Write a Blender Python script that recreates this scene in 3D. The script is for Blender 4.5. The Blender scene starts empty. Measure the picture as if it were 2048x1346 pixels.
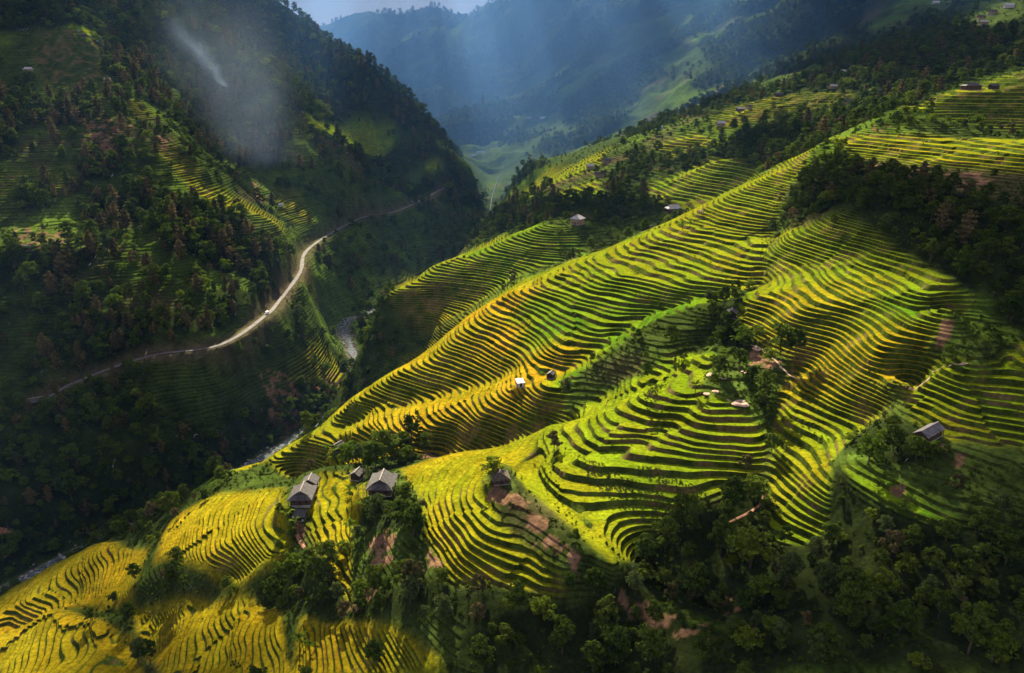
import bpy, math, random, time
import numpy as np
from mathutils import Vector, Matrix, Euler
T0 = time.time()
HAZE = 0.000035; SMOKE = 0.00030; CLOUD_TR = 0.18
RAMP = [(.028, .105, .006), (.075, .165, .006), (.150, .205, .006), (.205, .190, .006), (.275, .205, .006), (.37, .225, .008)]   # rice from young green to ripe gold
C = bpy.context.scene.collection
scene = bpy.context.scene
R = math.radians
# ---------------------------------------------------------------- camera, light, exposure
SUN_AZ, SUN_EL = R(-9), R(33)          # azimuth from the view direction (negative = left), elevation
SUN_DIR = Vector((math.sin(SUN_AZ) * math.cos(SUN_EL), math.cos(SUN_AZ) * math.cos(SUN_EL), math.sin(SUN_EL)))
cam_d = bpy.data.cameras.new('camera'); cam = bpy.data.objects.new('camera', cam_d); C.objects.link(cam)
cam_d.sensor_width = 36.0; cam_d.sensor_fit = 'HORIZONTAL'; cam_d.lens = 36.0 * 1577.0 / 2048.0
cam.location = (0, 0, 0); cam.rotation_euler = (R(90 - 18.3), 0, 0)
cam_d.clip_start = 1.0; cam_d.clip_end = 40000.0
scene.camera = cam
w = bpy.data.worlds.new('World'); scene.world = w; w.use_nodes = True
wn = w.node_tree; wn.nodes.clear()
def N(nt, typ, **kw):
    n = nt.nodes.new(typ)
    for k, v in kw.items(): setattr(n, k, v)
    return n
wo = N(wn, 'ShaderNodeOutputWorld'); bg = N(wn, 'ShaderNodeBackground'); sky = N(wn, 'ShaderNodeTexSky')
sky.sky_type = 'NISHITA'; sky.sun_disc = False; sky.sun_elevation = SUN_EL; sky.sun_rotation = SUN_AZ
sky.altitude = 1200; sky.air_density = 1.2; sky.dust_density = 2.0
bg.inputs['Strength'].default_value = 0.06
# broken grey-lilac cloud over the whole sky
tc = N(wn, 'ShaderNodeTexCoord'); mp = N(wn, 'ShaderNodeMapping'); mp.inputs['Scale'].default_value = (1.6, 1.6, 7.0)
nz = N(wn, 'ShaderNodeTexNoise'); nz.inputs['Scale'].default_value = 2.4; nz.inputs['Detail'].default_value = 7; nz.inputs['Roughness'].default_value = .58
rp = N(wn, 'ShaderNodeValToRGB'); rp.color_ramp.elements[0].position = .36; rp.color_ramp.elements[1].position = .62
rp.color_ramp.elements[0].color = (1.5, 1.38, 1.6, 1); rp.color_ramp.elements[1].color = (2.6, 2.15, 2.4, 1)
mxw = N(wn, 'ShaderNodeMix', data_type='RGBA'); mxw.inputs[0].default_value = .8
L_ = wn.links.new
L_(tc.outputs['Generated'], mp.inputs[0]); L_(mp.outputs[0], nz.inputs[0]); L_(nz.outputs[0], rp.inputs[0])
L_(sky.outputs[0], mxw.inputs[6]); L_(rp.outputs[0], mxw.inputs[7]); L_(mxw.outputs[2], bg.inputs[0]); L_(bg.outputs[0], wo.inputs[0])
sun_d = bpy.data.lights.new('sun', 'SUN'); sun_d.energy = 5.0; sun_d.angle = R(0.5); sun_d.color = (1.0, .86, .62)
sun = bpy.data.objects.new('sun', sun_d); C.objects.link(sun)
sun.rotation_euler = SUN_DIR.to_track_quat('Z', 'Y').to_euler()
vs = scene.view_settings; vs.view_transform = 'Standard'; vs.look = 'None'; vs.exposure = 2.0; vs.gamma = 1.0; vs.use_curve_mapping = False
cy = scene.cycles
cy.use_denoising = True
try: cy.denoiser = 'OPENIMAGEDENOISE'; cy.denoising_input_passes = 'RGB_ALBEDO_NORMAL'
except Exception: pass
cy.max_bounces = 5; cy.diffuse_bounces = 2; cy.glossy_bounces = 1; cy.transmission_bounces = 2; cy.transparent_max_bounces = 6; cy.volume_bounces = 0
cy.caustics_reflective = False; cy.caustics_refractive = False
rng = np.random.RandomState(5); random.seed(5)
# surveyed foot, length, width, wall height, turn (deg), roof form, roof material, wall material, label
HOUSES = [
 (607,1003,11.5,9.0,2.6,-2,'halfhip','roof_dark','wood','dark tiled farmhouse with pale ridge and low front annex, left of the two big ones'),
 (622,975,6.0,6.2,2.2,0,'gable','roof_dark','wood','small dark tiled outbuilding just behind the left farmhouse'),
 (600,1033,4.2,4.6,1.8,0,'shed','roof_dark','wood_dark','low flat-roofed annex in front of the left farmhouse'),
 (765,972,12.5,9.4,2.8,2,'halfhip','roof_dark','wood','larger dark tiled farmhouse among dense trees, right of the two big ones'),
 (714,948,5.0,4.5,2.2,15,'gable','roof_dark','wood_dark','small grey shed half hidden in trees left of the larger farmhouse'),
 (1001,968,6.4,5.6,1.7,-10,'hip','roof_thatch','wood','dark thatched field hut at the head of the bare dirt track'),
 (1040,768,3.8,3.2,1.9,-15,'shed','roof_blue','plaster_w','tiny white-roofed field hut on the golden terraces'),
 (1102,732,3.4,3.0,1.8,20,'gable','roof_dark','wood_dark','tiny grey-roofed field hut where gold terraces turn green'),
 (1155,448,8.5,8.5,4.2,35,'hip','roof_light','plaster','square two-storey farmhouse with a pale roof at the end of the small spur'),
 (1347,425,12,8.0,3.2,80,'halfhip','roof_light','wood','long pale-roofed farmhouse in the trees beyond the middle spur'),
 (1295,462,7.5,5.2,2.6,75,'gable','roof_dark','wood','small grey-roofed house in the shade beyond the middle spur'),
 (1852,895,10,4.4,2.2,52,'gable','roof_grey','wood','long grey roof of a house partly buried in trees at the right'),
 (1941,182,13,7.0,2.8,82,'halfhip','roof_dark','wood','dark-roofed farmhouse on the skyline terraces at the upper right'),
 (1986,183,6,4,2.2,80,'gable','roof_dark','wood_dark','small dark shed right of the skyline farmhouse'),
 (1751,190,11,7.5,3.4,75,'halfhip','roof_dark','plaster','dark-roofed farmhouse among the far terraces left of the skyline farm'),
 (1697,210,9,6,3,80,'gable','roof_dark','plaster','grey-roofed house below the far terraces'),
 (1690,151,10,6,2.4,85,'gable','roof_light','wood','bright sheet roof high above the far terraces'),
 (1667,156,11,6,2.4,88,'gable','roof_dark','wood','long dark roof left of the bright sheet roof'),
 (1665,181,8,6,2.4,78,'gable','roof_light','plaster','pale roof among trees under the far terraces'),
 (1480,224,9,6,2.6,80,'gable','roof_light','wood','flat pale roof at the left end of the far terraces'),
 (1498,222,6,5,3.0,70,'gable','roof_dark','plaster','small dark roof next to the flat pale one'),
 (1556,196,9,6,2.4,85,'gable','roof_dark','wood','dark roof above the solitary tree of the far terraces'),
 (1441,252,9,7,3,80,'gable','roof_light','plaster','greyish roof at the top of the narrow far field'),
 (1318,263,9,6,2.6,85,'gable','roof_light','plaster_w','small white roof at the foot of the blue slopes'),
 (1198,354,9,6,3,80,'gable','roof_dark','plaster','brownish roof beside the small stepped field beyond the draw'),
 (1213,327,9,7,3,70,'gable','roof_dark','plaster','grey roof in trees above the small stepped field'),
 (1180,338,8,6,3,75,'gable','roof_light','plaster','grey roof left of the grove beyond the draw'),
 (962,306,22,11,5,85,'gable','roof_light','plaster_w','longest pale roof of the valley village'),
 (936,299,14,10,5,80,'gable','roof_blue','plaster_w','bluish roof at the upper left of the valley village'),
 (944,313,15,11,5,75,'gable','roof_light','plaster_w','pale roof in the middle of the valley village'),
 (930,312,12,9,5,95,'gable','roof_dark','plaster','dark roof at the left of the valley village'),
 (955,295,12,9,5,85,'gable','roof_dark','plaster','dark roof at the top of the valley village'),
 (1057,242,16,9,4,85,'gable','roof_light','plaster','left pale roof of three on the far green knoll'),
 (1070,241,14,9,4,80,'gable','roof_dark','plaster','middle darker roof of three on the far green knoll'),
 (1086,237,15,9,4,85,'gable','roof_blue','plaster_w','right bright roof of three on the far green knoll'),
 (990,240,14,9,4,85,'gable','roof_light','plaster','single pale roof above the valley village'),
 (1870,16,12,7,4,85,'gable','roof_blue','plaster_w','bright roof highest on the far right slope'),
 (2015,26,14,7,4,85,'gable','roof_blue','plaster_w','bright roof at the top right corner of the far slope'),
 (1984,36,12,7,4,80,'gable','roof_dark','plaster','grey roof under the top right bright roof'),
 (1962,41,11,7,4,85,'gable','roof_dark','plaster','leftmost grey roof of the upper right hamlet'),
 (1966,51,12,7,4,90,'gable','roof_light','plaster','lowest roof of the upper right hamlet'),
 (58,147,11,7,3,70,'halfhip','roof_light','plaster','grey-roofed farmhouse high on the left mountain'),
 (216,165,7,5,2.6,85,'gable','roof_light','plaster_w','small pale roof under the high left terraces'),
 (165,74,10,6,2.6,80,'gable','roof_dark','wood','dark farm roof at the top of the high left terraces'),
 (57,522,7.5,5,2.4,85,'gable','roof_light','wood','pale-roofed hut alone on the left slope'),
 (562,413,5,4,2.2,80,'gable','roof_blue','plaster_w','tiny white hut on the middle left ridge'),
 (78,830,10,7,3,60,'gable','roof_dark','wood_dark','dark-roofed house under the road at the left'),
 (1463,628,5,4.5,2.2,20,'gable','roof_dark','wood_dark','dark shed hidden in trees at the corner of the broad terraces'),
 (676,893,5.5,4.5,2.2,30,'gable','roof_dark','wood_dark','little dark-roofed shed among banana plants on the golden rib'),
]
# ---------------------------------------------------------------- terrain
FPX, CX, CY = 1577.0, 1024.0, 673.0
PITCH = math.radians(18.3)
SP, CP = math.sin(PITCH), math.cos(PITCH)

def ray(px, py):
    """direction of a sight line from the viewpoint, forward component along the view axis = 1"""
    r = (px - CX) / FPX; u = (CY - py) / FPX
    return r, CP + u * SP, -SP + u * CP

def PZ(px, py, z):
    r, y, dz = ray(px, py); t = z / dz
    return (r * t, y * t, z)

def PT(px, py, t):
    r, y, dz = ray(px, py)
    return (r * t, y * t, dz * t)

ZL = [  # crest, gully and contour lines: surveyed positions on the ground with their heights
 # main spur crest
 [(455,948,-180),(500,930,-167),(560,900,-162),(620,870,-157),(700,800,-146),(800,730,-133),(900,665,-121),(1000,590,-107),(1100,540,-98),(1270,480,-86),(1400,420,-74),(1530,355,-58),(1600,310,-46),(1650,290,-39)],
 # golden rib under it
 [(560,925,-166),(640,882,-158),(700,865,-152),(780,857,-145),(860,850,-138.5),(960,830,-130),(1030,800,-123.5),(1080,768,-115),(1150,735,-110),(1240,690,-103.5),(1300,650,-97.5),(1410,610,-91)],
 # little swale and gully above the rib
 [(700,835,-152),(800,800,-141),(900,770,-132),(1000,740,-121.5),(1060,735,-114),(1130,705,-108),(1190,680,-105),(1240,640,-100),(1310,600,-95),(1420,575,-88)],
 # ravine between rib and front spur
 [(500,950,-177),(600,937,-167.5),(680,917,-161),(780,903,-150.5),(880,897,-144.8),(1000,884,-135),(1130,836,-121),(1200,803,-118),(1300,748,-107),(1380,694,-100.5),(1430,660,-97)],
 # front spur upper edge
 [(700,940,-148),(800,935,-141),(900,908,-134),(1000,892,-126),(1100,845,-118),(1200,795,-112),(1290,745,-104),(1380,695,-98.3)],
 # front spur outer crest down to the valley
 [(700,940,-148),(600,950,-157),(500,985,-165),(420,995,-172),(330,1050,-184),(230,1088,-195),(100,1130,-205),(0,1195,-212),(-150,1260,-220)],
 # river
 [(1000,345,-195),(985,390,-203),(975,440,-209),(930,530,-221),(850,575,-226),(780,610,-229),(690,642,-231),(700,690,-233),(716,742,-235),(690,800,-237),(620,855,-240),(420,975,-245),(265,1046,-249),(100,1128,-253),(-60,1210,-257),(-250,1300,-262)],
 # north spur crest (left field)
 [(770,592,-140),(850,545,-132),(930,510,-122),(1010,475,-110),(1090,457,-101),(1155,445,-98)],
 # draw behind the main crest
 [(850,675,-161),(880,655,-152),(960,590,-136),(1040,560,-122),(1130,520,-114),(1230,490,-108),(1330,440,-98),(1440,395,-86)],
 # right upper field contours
 [(1560,480,-73),(1700,505,-70),(1800,540,-70),(1900,603,-70)],
 [(1500,587,-84),(1580,622,-84),(1687,648,-84),(1722,675,-84),(1794,731,-84)],
 [(1480,615,-89.5),(1530,680,-94),(1640,735,-95),(1740,775,-93.5),(1795,790,-93)],
 # gully between main field and right field
 [(1560,430,-68),(1545,460,-74),(1535,510,-80.5),(1522,560,-86),(1440,600,-92)],
 # right bowl
 [(1869,720,-84),(1928,745,-84),(1995,745,-84),(2048,694,-82)],
 [(1815,775,-93),(1901,835,-93),(2048,862,-93),(2200,800,-86)],
 # bench with dark green field
 [(1700,945,-105),(1800,1000,-105),(1900,1045,-105)],
 # front spur contours
 [(870,1000,-128),(930,1090,-127.5),(1000,1120,-127.5),(1130,1180,-128)],
 [(1050,950,-120),(1120,1040,-120),(1220,1130,-120)],
 [(430,1000,-168),(400,1130,-168)],
 [(560,985,-157),(540,1090,-158)],
]
ZP = [
 (1850,300,-37),(1700,285,-38),(2048,280,-36),(1900,240,-26),(1820,212,-18),(1940,190,-12),(2250,270,-25),
 (1620,440,-66),(1800,450,-58),(1750,380,-48),(1950,360,-44),(2048,420,-51),(2000,520,-62),(1900,520,-65),(2250,500,-48),
 (1890,660,-81.5),(1960,640,-78),(2048,600,-74),(1855,890,-98.5),(2000,950,-99),(2048,900,-96),(2200,950,-92),
 (1600,740,-99),(1750,830,-100),(1540,1060,-121),(1640,1080,-121),(1540,900,-110.5),(1650,900,-107),(1575,715,-96.5),
 (1700,1100,-117),(1900,1150,-114),(2048,1100,-107),(2048,1346,-116),(1700,1346,-121),(1400,1346,-131),(1400,1200,-132),
 (1290,1150,-132),(1100,1346,-140),(1200,1250,-137),(950,1346,-142),(800,1346,-149),(800,1200,-143),(1000,1230,-133),(550,1200,-163),(400,1200,-174),
 (300,1250,-183),(250,1150,-193),(100,1215,-194),(0,1346,-198),(250,1346,-186),(550,1346,-165),(150,1180,-202),(20,1250,-206),
 (605,1000,-152),(600,1100,-155),(500,1120,-162),(330,1110,-177),(765,960,-138),(760,1100,-141),(680,1050,-147),(1000,965,-120),
 (1280,1070,-119),(1400,1010,-119),(1500,1000,-120),(1200,900,-114),(1120,880,-117),(1420,800,-104),(1530,850,-107.5),
 (1400,720,-101),(1480,760,-102),(1500,680,-96),(1450,1080,-126),
 (440,958,-196),(800,680,-192),(760,730,-211),(745,610,-200),(650,900,-215),(560,950,-205),(380,1010,-215),
 (740,840,-185),(860,715,-165),
 (1430,322,-68),(1310,380,-92),(1450,385,-84),(1345,418,-95),(1295,460,-103),(1180,470,-104),(1250,440,-103),
 (-200,1346,-215),(-150,1100,-246),
]
TL = [  # the same for the far slopes, given by distance along the sight line
 # valley road shelf
 [(-120,870,500),(50,820,509),(150,765,522),(300,712,545),(440,690,549),(530,632,607),(560,600,660),(600,545,740),(620,495,850),(720,437,1007),(800,420,1080),(890,375,1248)],
 # ridge A
 [(60,-40,1060),(150,70,930),(260,215,850),(345,305,800),(450,400,760),(560,450,730),(600,560,700),(650,650,680),(688,735,656)],
 # gully between A and B
 [(400,150,1120),(470,330,950),(620,440,900),(690,520,890),(680,600,800)],
 # ridge B
 [(350,-40,1400),(450,50,1250),(520,120,1150),(575,260,1010),(640,340,980),(710,430,1000),(740,500,960)],
 # gully B/C
 [(620,130,1400),(740,290,1280),(780,340,1250),(800,440,1090),(800,500,1030)],
 # silhouette ridge C
 [(300,-180,1900),(450,-60,1700),(560,10,1600),(640,85,1500),(700,115,1450),(760,150,1400),(800,185,1380),(850,235,1350),(900,300,1300),(960,362,1300)],
 [(700,170,2300),(800,250,2200),(880,290,2000),(960,330,1800)],
 # north terraces ridge
 [(1010,425,800),(1100,385,790),(1200,330,820),(1290,285,850),(1380,262,850),(1500,215,850),(1650,165,850),(1800,120,860),(2048,60,850),(2250,20,850)],
 # far skyline
 [(450,30,4600),(560,60,4400),(620,50,4300),(650,41,4200),(690,38,4200),(735,22,4300),(750,20,4300),(795,37,4300),(830,24,4200),(860,18,4200),(885,26,4200),(930,22,4000),(960,12,3900),(1010,-5,3700),(1100,-40,3400),(1300,-80,3200),(1600,-120,2900),(2100,-150,2400)],
 [(600,140,3900),(700,110,3800),(850,120,3500),(1000,90,3300)],
]
TP = [
 (975,440,950),(930,500,880),(1200,400,680),(1100,430,640),(1450,330,690),(1600,280,640),(1700,240,640),(2048,150,560),(2250,130,560),
 (57,520,600),(0,200,850),(0,0,1150),(200,0,1180),(-200,100,900),(-200,500,620),(0,620,560),(100,350,720),(200,450,690),(200,600,590),(350,600,600),(450,560,640),
 (0,950,450),(200,850,490),(300,850,500),(400,800,530),(500,800,560),(560,720,600),(600,800,590),(300,950,475),(-200,900,430),
 (1040,260,2100),(1060,228,2300),(1200,200,2000),(1200,100,2400),(1200,0,3000),(1400,150,1700),(1400,50,2200),(1300,240,1500),(1150,285,1500),
 (1600,100,1400),(1600,0,1800),(1800,50,1300),(1900,-20,1500),(2048,-40,1400),(2048,30,1050),(1400,220,1150),(1600,150,1100),(1050,330,1250),(1120,345,1050),
 (800,200,3000),(900,240,2700),(950,300,2100),(1000,310,1800),(860,90,3500),
]

def _dens(pts, step):
    out = [pts[0]]
    for a, b in zip(pts[:-1], pts[1:]):
        L = math.dist(a, b); d = max(a[1], b[1], 150) * step
        n = max(1, int(L / d))
        for i in range(1, n + 1):
            f = i / n; out.append(tuple(a[k] + (b[k] - a[k]) * f for k in range(3)))
    return out

def control_points():
    P = []
    for l in ZL: P += _dens([PZ(*p) for p in l], 0.045)
    for l in TL: P += _dens([PT(*p) for p in l], 0.06)
    P += [PZ(*p) for p in ZP] + [PT(*p) for p in TP]
    # ground beyond the picture's edges (falls or climbs on as it does inside it)
    P += [(0, 90, -140), (120, 90, -130), (-140, 110, -175), (300, 150, -60), (330, 300, -25), (-300, 200, -262), (-420, 330, -250),
          (-900, 900, 120), (-700, 600, 40), (-1300, 1600, 300), (600, 500, 60), (900, 900, 160), (1500, 1500, 330), (2500, 2600, 600), (-2500, 3500, 500), (-1500, 4500, 500), (-1300,5200,150),(-900,5200,120),(-500,5200,120),(-100,5000,120),(400,4800,200),(-1200,6400,100),(0,6400,100),(1500,6000,300)]
    P = np.array(P)
    keep = []
    for p in P:  # drop near-duplicates so that the interpolation stays well conditioned
        if all((p[0]-q[0])**2 + (p[1]-q[1])**2 > (0.012 * q[1] + .5)**2 for q in keep): keep.append(p)
    return np.array(keep)

class Surface:
    def __init__(s, P):
        s.P = P; n = len(P)
        sc = P[:, 1].clip(150, 6000)
        s.c2 = (0.014 * sc)**2
        X = P[:, :2]
        D = ((X[:, None] - X[None])**2).sum(-1)
        A = np.sqrt(D + s.c2[None, :])
        # a little smoothing
        A[np.arange(n), np.arange(n)] -= 0.0
        Q = np.c_[np.ones(n), X / 1000]
        M = np.block([[A - 1e-9, Q], [Q.T, np.zeros((3, 3))]])
        M[:n, :n] -= np.eye(n) * 1.2
        b = np.r_[P[:, 2], 0, 0, 0]
        w = np.linalg.solve(M, b); s.w = w[:n]; s.q = w[n:]
    def __call__(s, x, y):
        sh = x.shape; x = x.ravel(); y = y.ravel(); out = np.empty(len(x))
        for i in range(0, len(x), 20000):
            a = x[i:i+20000]; b = y[i:i+20000]
            D = (a[:, None] - s.P[None, :, 0])**2 + (b[:, None] - s.P[None, :, 1])**2 + s.c2[None]
            out[i:i+20000] = np.sqrt(D) @ s.w + s.q[0] + s.q[1] * a / 1000 + s.q[2] * b / 1000
        return out.reshape(sh)

# lattice noise in plan
_rs = np.random.RandomState(11)
_PERM = _rs.rand(256, 256)
def vnoise(x, y):
    xi = np.floor(x).astype(np.int64); yi = np.floor(y).astype(np.int64)
    fx = x - xi; fy = y - yi
    fx = fx * fx * fx * (fx * (fx * 6 - 15) + 10); fy = fy * fy * fy * (fy * (fy * 6 - 15) + 10)
    a = _PERM[xi & 255, yi & 255]; b = _PERM[(xi + 1) & 255, yi & 255]
    c = _PERM[xi & 255, (yi + 1) & 255]; d = _PERM[(xi + 1) & 255, (yi + 1) & 255]
    return ((a * (1 - fx) + b * fx) * (1 - fy) + (c * (1 - fx) + d * fx) * fy) * 2 - 1
def fbm(x, y, n=4, ox=0.0):
    s = 0; a = 1; t = 0
    for i in range(n):
        c, d = math.cos(i * 1.3), math.sin(i * 1.3)
        s = s + a * vnoise(c * x + d * y + 17.3 * i + ox, c * y - d * x + 31.7 * i - ox); t += a; a *= .5; x = x * 2.03; y = y * 2.03
    return s / t
def ridged(x, y, n=4, ox=0.0):
    s = 0; a = 1; t = 0
    for i in range(n):
        c, d = math.cos(i * 1.7), math.sin(i * 1.7)
        s = s + a * (1 - 2 * np.abs(vnoise(c * x + d * y + 11.3 * i + ox, c * y - d * x - 7.7 * i + ox))); t += a; a *= .5; x = x * 2.1; y = y * 2.1
    return s / t
def sstep(a, b, x):
    t = np.clip((x - a) / (b - a), 0, 1); return t * t * (3 - 2 * t)
# ---------------------------------------------------------------- ground: heights, zones
def poly_at(pts):
    return np.array(pts, float)
def inside(x, y, poly):
    c = np.zeros(x.shape, bool); n = len(poly); j = n - 1
    x0, y0 = poly.min(0); x1, y1 = poly.max(0)
    m = (x >= x0) & (x <= x1) & (y >= y0) & (y <= y1)
    xs = x[m]; ys = y[m]; cc = np.zeros(xs.shape, bool)
    for i in range(n):
        xi, yi = poly[i]; xj, yj = poly[j]
        if yi != yj:
            cc ^= ((yi > ys) != (yj > ys)) & (xs < (xj - xi) * (ys - yi) / (yj - yi) + xi)
        j = i
    c[m] = cc; return c
def polydist(x, y, pl):
    """distance to a polyline and its height at the nearest point"""
    best = np.full(x.shape, 1e9); zz = np.zeros(x.shape)
    for a, b in zip(pl[:-1], pl[1:]):
        dx, dy = b[0] - a[0], b[1] - a[1]; L2 = dx * dx + dy * dy + 1e-9
        t = np.clip(((x - a[0]) * dx + (y - a[1]) * dy) / L2, 0, 1)
        d = np.hypot(x - a[0] - t * dx, y - a[1] - t * dy)
        m = d < best; best[m] = d[m]; zz[m] = (a[2] + t * (b[2] - a[2]))[m]
    return best, zz
def smooth_line(pts, n=8):
    P = [np.array(p, float) for p in pts]; P = [2 * P[0] - P[1]] + P + [2 * P[-1] - P[-2]]; out = []
    for i in range(1, len(P) - 2):
        for k in range(n):
            t = k / n
            out.append(.5 * ((2 * P[i]) + (-P[i-1] + P[i+1]) * t + (2*P[i-1] - 5*P[i] + 4*P[i+1] - P[i+2]) * t*t + (-P[i-1] + 3*P[i] - 3*P[i+1] + P[i+2]) * t**3))
    out.append(P[-2]); return [tuple(p) for p in out]

CPTS = control_points()
SURF = Surface(CPTS)
RIVER = smooth_line([PZ(*p) for p in ZL[6]], 6)
ROAD = smooth_line([PT(*p) for p in TL[0]], 6)
# azimuth/distance lattice of the ground
TH = np.linspace(-R(50), R(50), 524)
RR = np.exp(np.r_[np.arange(math.log(98), math.log(720), .0050), np.arange(math.log(720), math.log(1250), .0062), np.arange(math.log(1250), math.log(6300), .0080)])
cTH = np.linspace(TH[0], TH[-1], 500); cRR = np.exp(np.linspace(math.log(RR[0] * .99), math.log(RR[-1] * 1.01), 560))
gR, gT = np.meshgrid(cRR, cTH, indexing='ij'); cX = gR * np.sin(gT); cY = gR * np.cos(gT)
cH = SURF(cX, cY)
lR0 = math.log(cRR[0]); dLR = math.log(cRR[1]) - lR0; dTH = cTH[1] - cTH[0]
def lookup(A, x, y):
    """sample a coarse lattice field at plan positions"""
    i = np.clip((np.log(np.hypot(x, y) + 1e-6) - lR0) / dLR, 0, A.shape[0] - 1.001); j = np.clip((np.arctan2(x, y) - cTH[0]) / dTH, 0, A.shape[1] - 1.001)
    i0 = i.astype(int); j0 = j.astype(int); fi = i - i0; fj = j - j0
    if A.ndim == 3: fi = fi[..., None]; fj = fj[..., None]
    return (A[i0, j0] * (1 - fi) + A[i0 + 1, j0] * fi) * (1 - fj) + (A[i0, j0 + 1] * (1 - fi) + A[i0 + 1, j0 + 1] * fi) * fj
def ground_hit(px, py, tmin=100, tmax=5500):
    """where the sight line through a surveyed image position meets the ground"""
    r, yy, dz = ray(px, py)
    t = np.exp(np.linspace(math.log(tmin), math.log(tmax), 2400))
    h = lookup(cH, r * t, yy * t); b = dz * t < h
    k = int(np.argmax(b)) if b.any() else len(t) - 1
    return (r * t[k], yy * t[k], h[k])
def world_poly(pts, grow=0):
    out = []
    for i, (a, b) in enumerate(zip(pts, pts[1:] + pts[:1])):
        out.append(ground_hit(*a)[:2])
    return np.array(out)
def blur(A, k):
    for ax in (0, 1):
        P = np.concatenate([np.repeat(A.take([0], ax), k, ax), A, np.repeat(A.take([-1], ax), k, ax)], ax)
        cs = np.cumsum(P, ax); z = np.zeros_like(cs.take([0], ax)); cs = np.concatenate([z, cs], ax)
        n = A.shape[ax]; w_ = 2 * k + 1
        A = (cs.take(np.arange(w_, w_ + n), ax) - cs.take(np.arange(0, n), ax)) / w_
    return A
FIELDS = [  # rice terraces
 ('golden terraces on the long middle spur', [(470,945),(560,896),(620,865),(800,725),(1000,585),(1050,640),(1160,730),(1120,830),(1000,888),(880,900),(700,928),(560,940)]),
 ('green terraces on the long middle spur', [(1000,585),(1100,536),(1270,474),(1400,415),(1548,440),(1532,560),(1430,600),(1300,640),(1160,730),(1050,640)]),
 ('narrow terraces at the top of the middle spur', [(1400,414),(1530,349),(1650,284),(1610,335),(1560,400),(1548,440)]),
 ('terraces on the small spur above the river', [(765,588),(850,541),(930,506),(1010,471),(1090,453),(1150,470),(1140,515),(1040,552),(960,600),(880,655),(830,650),(780,622)]),
 ('broad terraces under the dark wood', [(1550,460),(1620,445),(1740,455),(1830,520),(1940,608),(1880,650),(1850,700),(1797,775),(1640,738),(1530,688),(1465,612),(1538,560)]),
 ('striped terraces below the two trees', [(1590,725),(1640,740),(1790,800),(1740,850),(1665,920),(1645,1090),(1533,1090),(1545,850),(1560,780)]),
 ('curved terraces at the right edge', [(1850,715),(1960,750),(2048,680),(2250,690),(2250,920),(2048,905),(1900,890),(1820,845),(1803,790)]),
 ('dark green bench field', [(1675,932),(1720,940),(1800,980),(1915,1048),(1850,1046),(1760,1022),(1700,978)]),
 ('terraces on the near spur', [(800,935),(900,903),(1000,887),(1110,838),(1200,786),(1290,740),(1385,682),(1430,700),(1400,780),(1440,790),(1535,860),(1528,930),(1440,990),(1300,1060),(1228,1137),(1110,1020),(1045,965),(1010,930),(965,960),(1000,1050),(1140,1192),(1040,1185),(900,1155),(850,1060),(840,990)]),
 ('terraces beside the tiled farmhouses', [(620,960),(700,945),(740,1000),(700,1060),(700,1195),(640,1100),(615,1060)]),
 ('ripe terraces left of the farmhouses', [(500,985),(570,975),(580,1095),(480,1165),(310,1125),(330,1055),(420,995)]),
 ('terraces on the valley shoulder', [(-120,1260),(0,1192),(100,1128),(230,1085),(300,1100),(260,1185),(100,1210),(0,1260)]),
 ('ripe terraces in the near corner', [(90,1213),(260,1260),(290,1360),(0,1360),(-120,1360),(-120,1300)]),
 ('winding terraces in the hollow', [(260,1190),(480,1172),(560,1200),(580,1360),(330,1360),(270,1260)]),
 ('shaded terraces at the foot', [(600,1230),(780,1250),(900,1340),(820,1360),(580,1360)]),
 ('high terraces under the ridge farm', [(1655,283),(1750,272),(2048,275),(2250,275),(2250,350),(2048,348),(1850,332),(1700,312)]),
 ('high terraces by the skyline farm', [(1790,222),(1900,185),(2048,140),(2250,120),(2250,215),(1900,238)]),
 ('half shaded terraces beyond the draw', [(1290,375),(1440,312),(1520,340),(1480,405),(1320,400)]),
 ('far terraces on the green shoulder', [(1305,295),(1390,262),(1440,290),(1340,315)]),
 ('far terraces by the grey roofs', [(1420,240),(1500,205),(1700,185),(1730,215),(1560,230),(1440,260)]),
 ('far terraces on the wooded slope', [(1110,390),(1190,355),(1210,392)]),
 ('far terraces above the river mouth', [(1000,410),(1100,338),(1230,292),(1200,335),(1060,395)]),
 ('shaded terraces in the draw', [(1150,480),(1300,470),(1400,395),(1460,400),(1380,440),(1200,535)]),
 ('terraces on the far flank', [(590,250),(700,236),(785,236),(806,278),(700,292),(600,292)]),
 ('terraces above the far road', [(828,326),(870,316),(902,345),(860,352)]),
 ('terraces on the sunlit nose', [(310,300),(350,300),(400,355),(372,372)]),
 ('shaded terraces on the left mountain', [(10,338),(160,338),(160,395),(-40,405)]),
 ('high terraces on the left mountain', [(60,110),(200,60),(205,185),(110,195)]),
 ('sunlit terraces high on the left ridge', [(235,200),(285,208),(305,240),(275,255),(240,230)]),
 ('sunlit terraces along the left ridge crest', [(385,352),(430,380),(560,440),(560,462),(430,412),(375,375)]),
 ('terraces on the middle left ridge', [(545,372),(590,380),(625,440),(600,450),(560,420)]),
 ('small terraces below the smoke', [(560,300),(600,305),(625,335),(590,340)]),
 ('terraces above the river bend', [(575,765),(640,680),(692,720),(684,765),(610,775)]),
]
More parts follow.
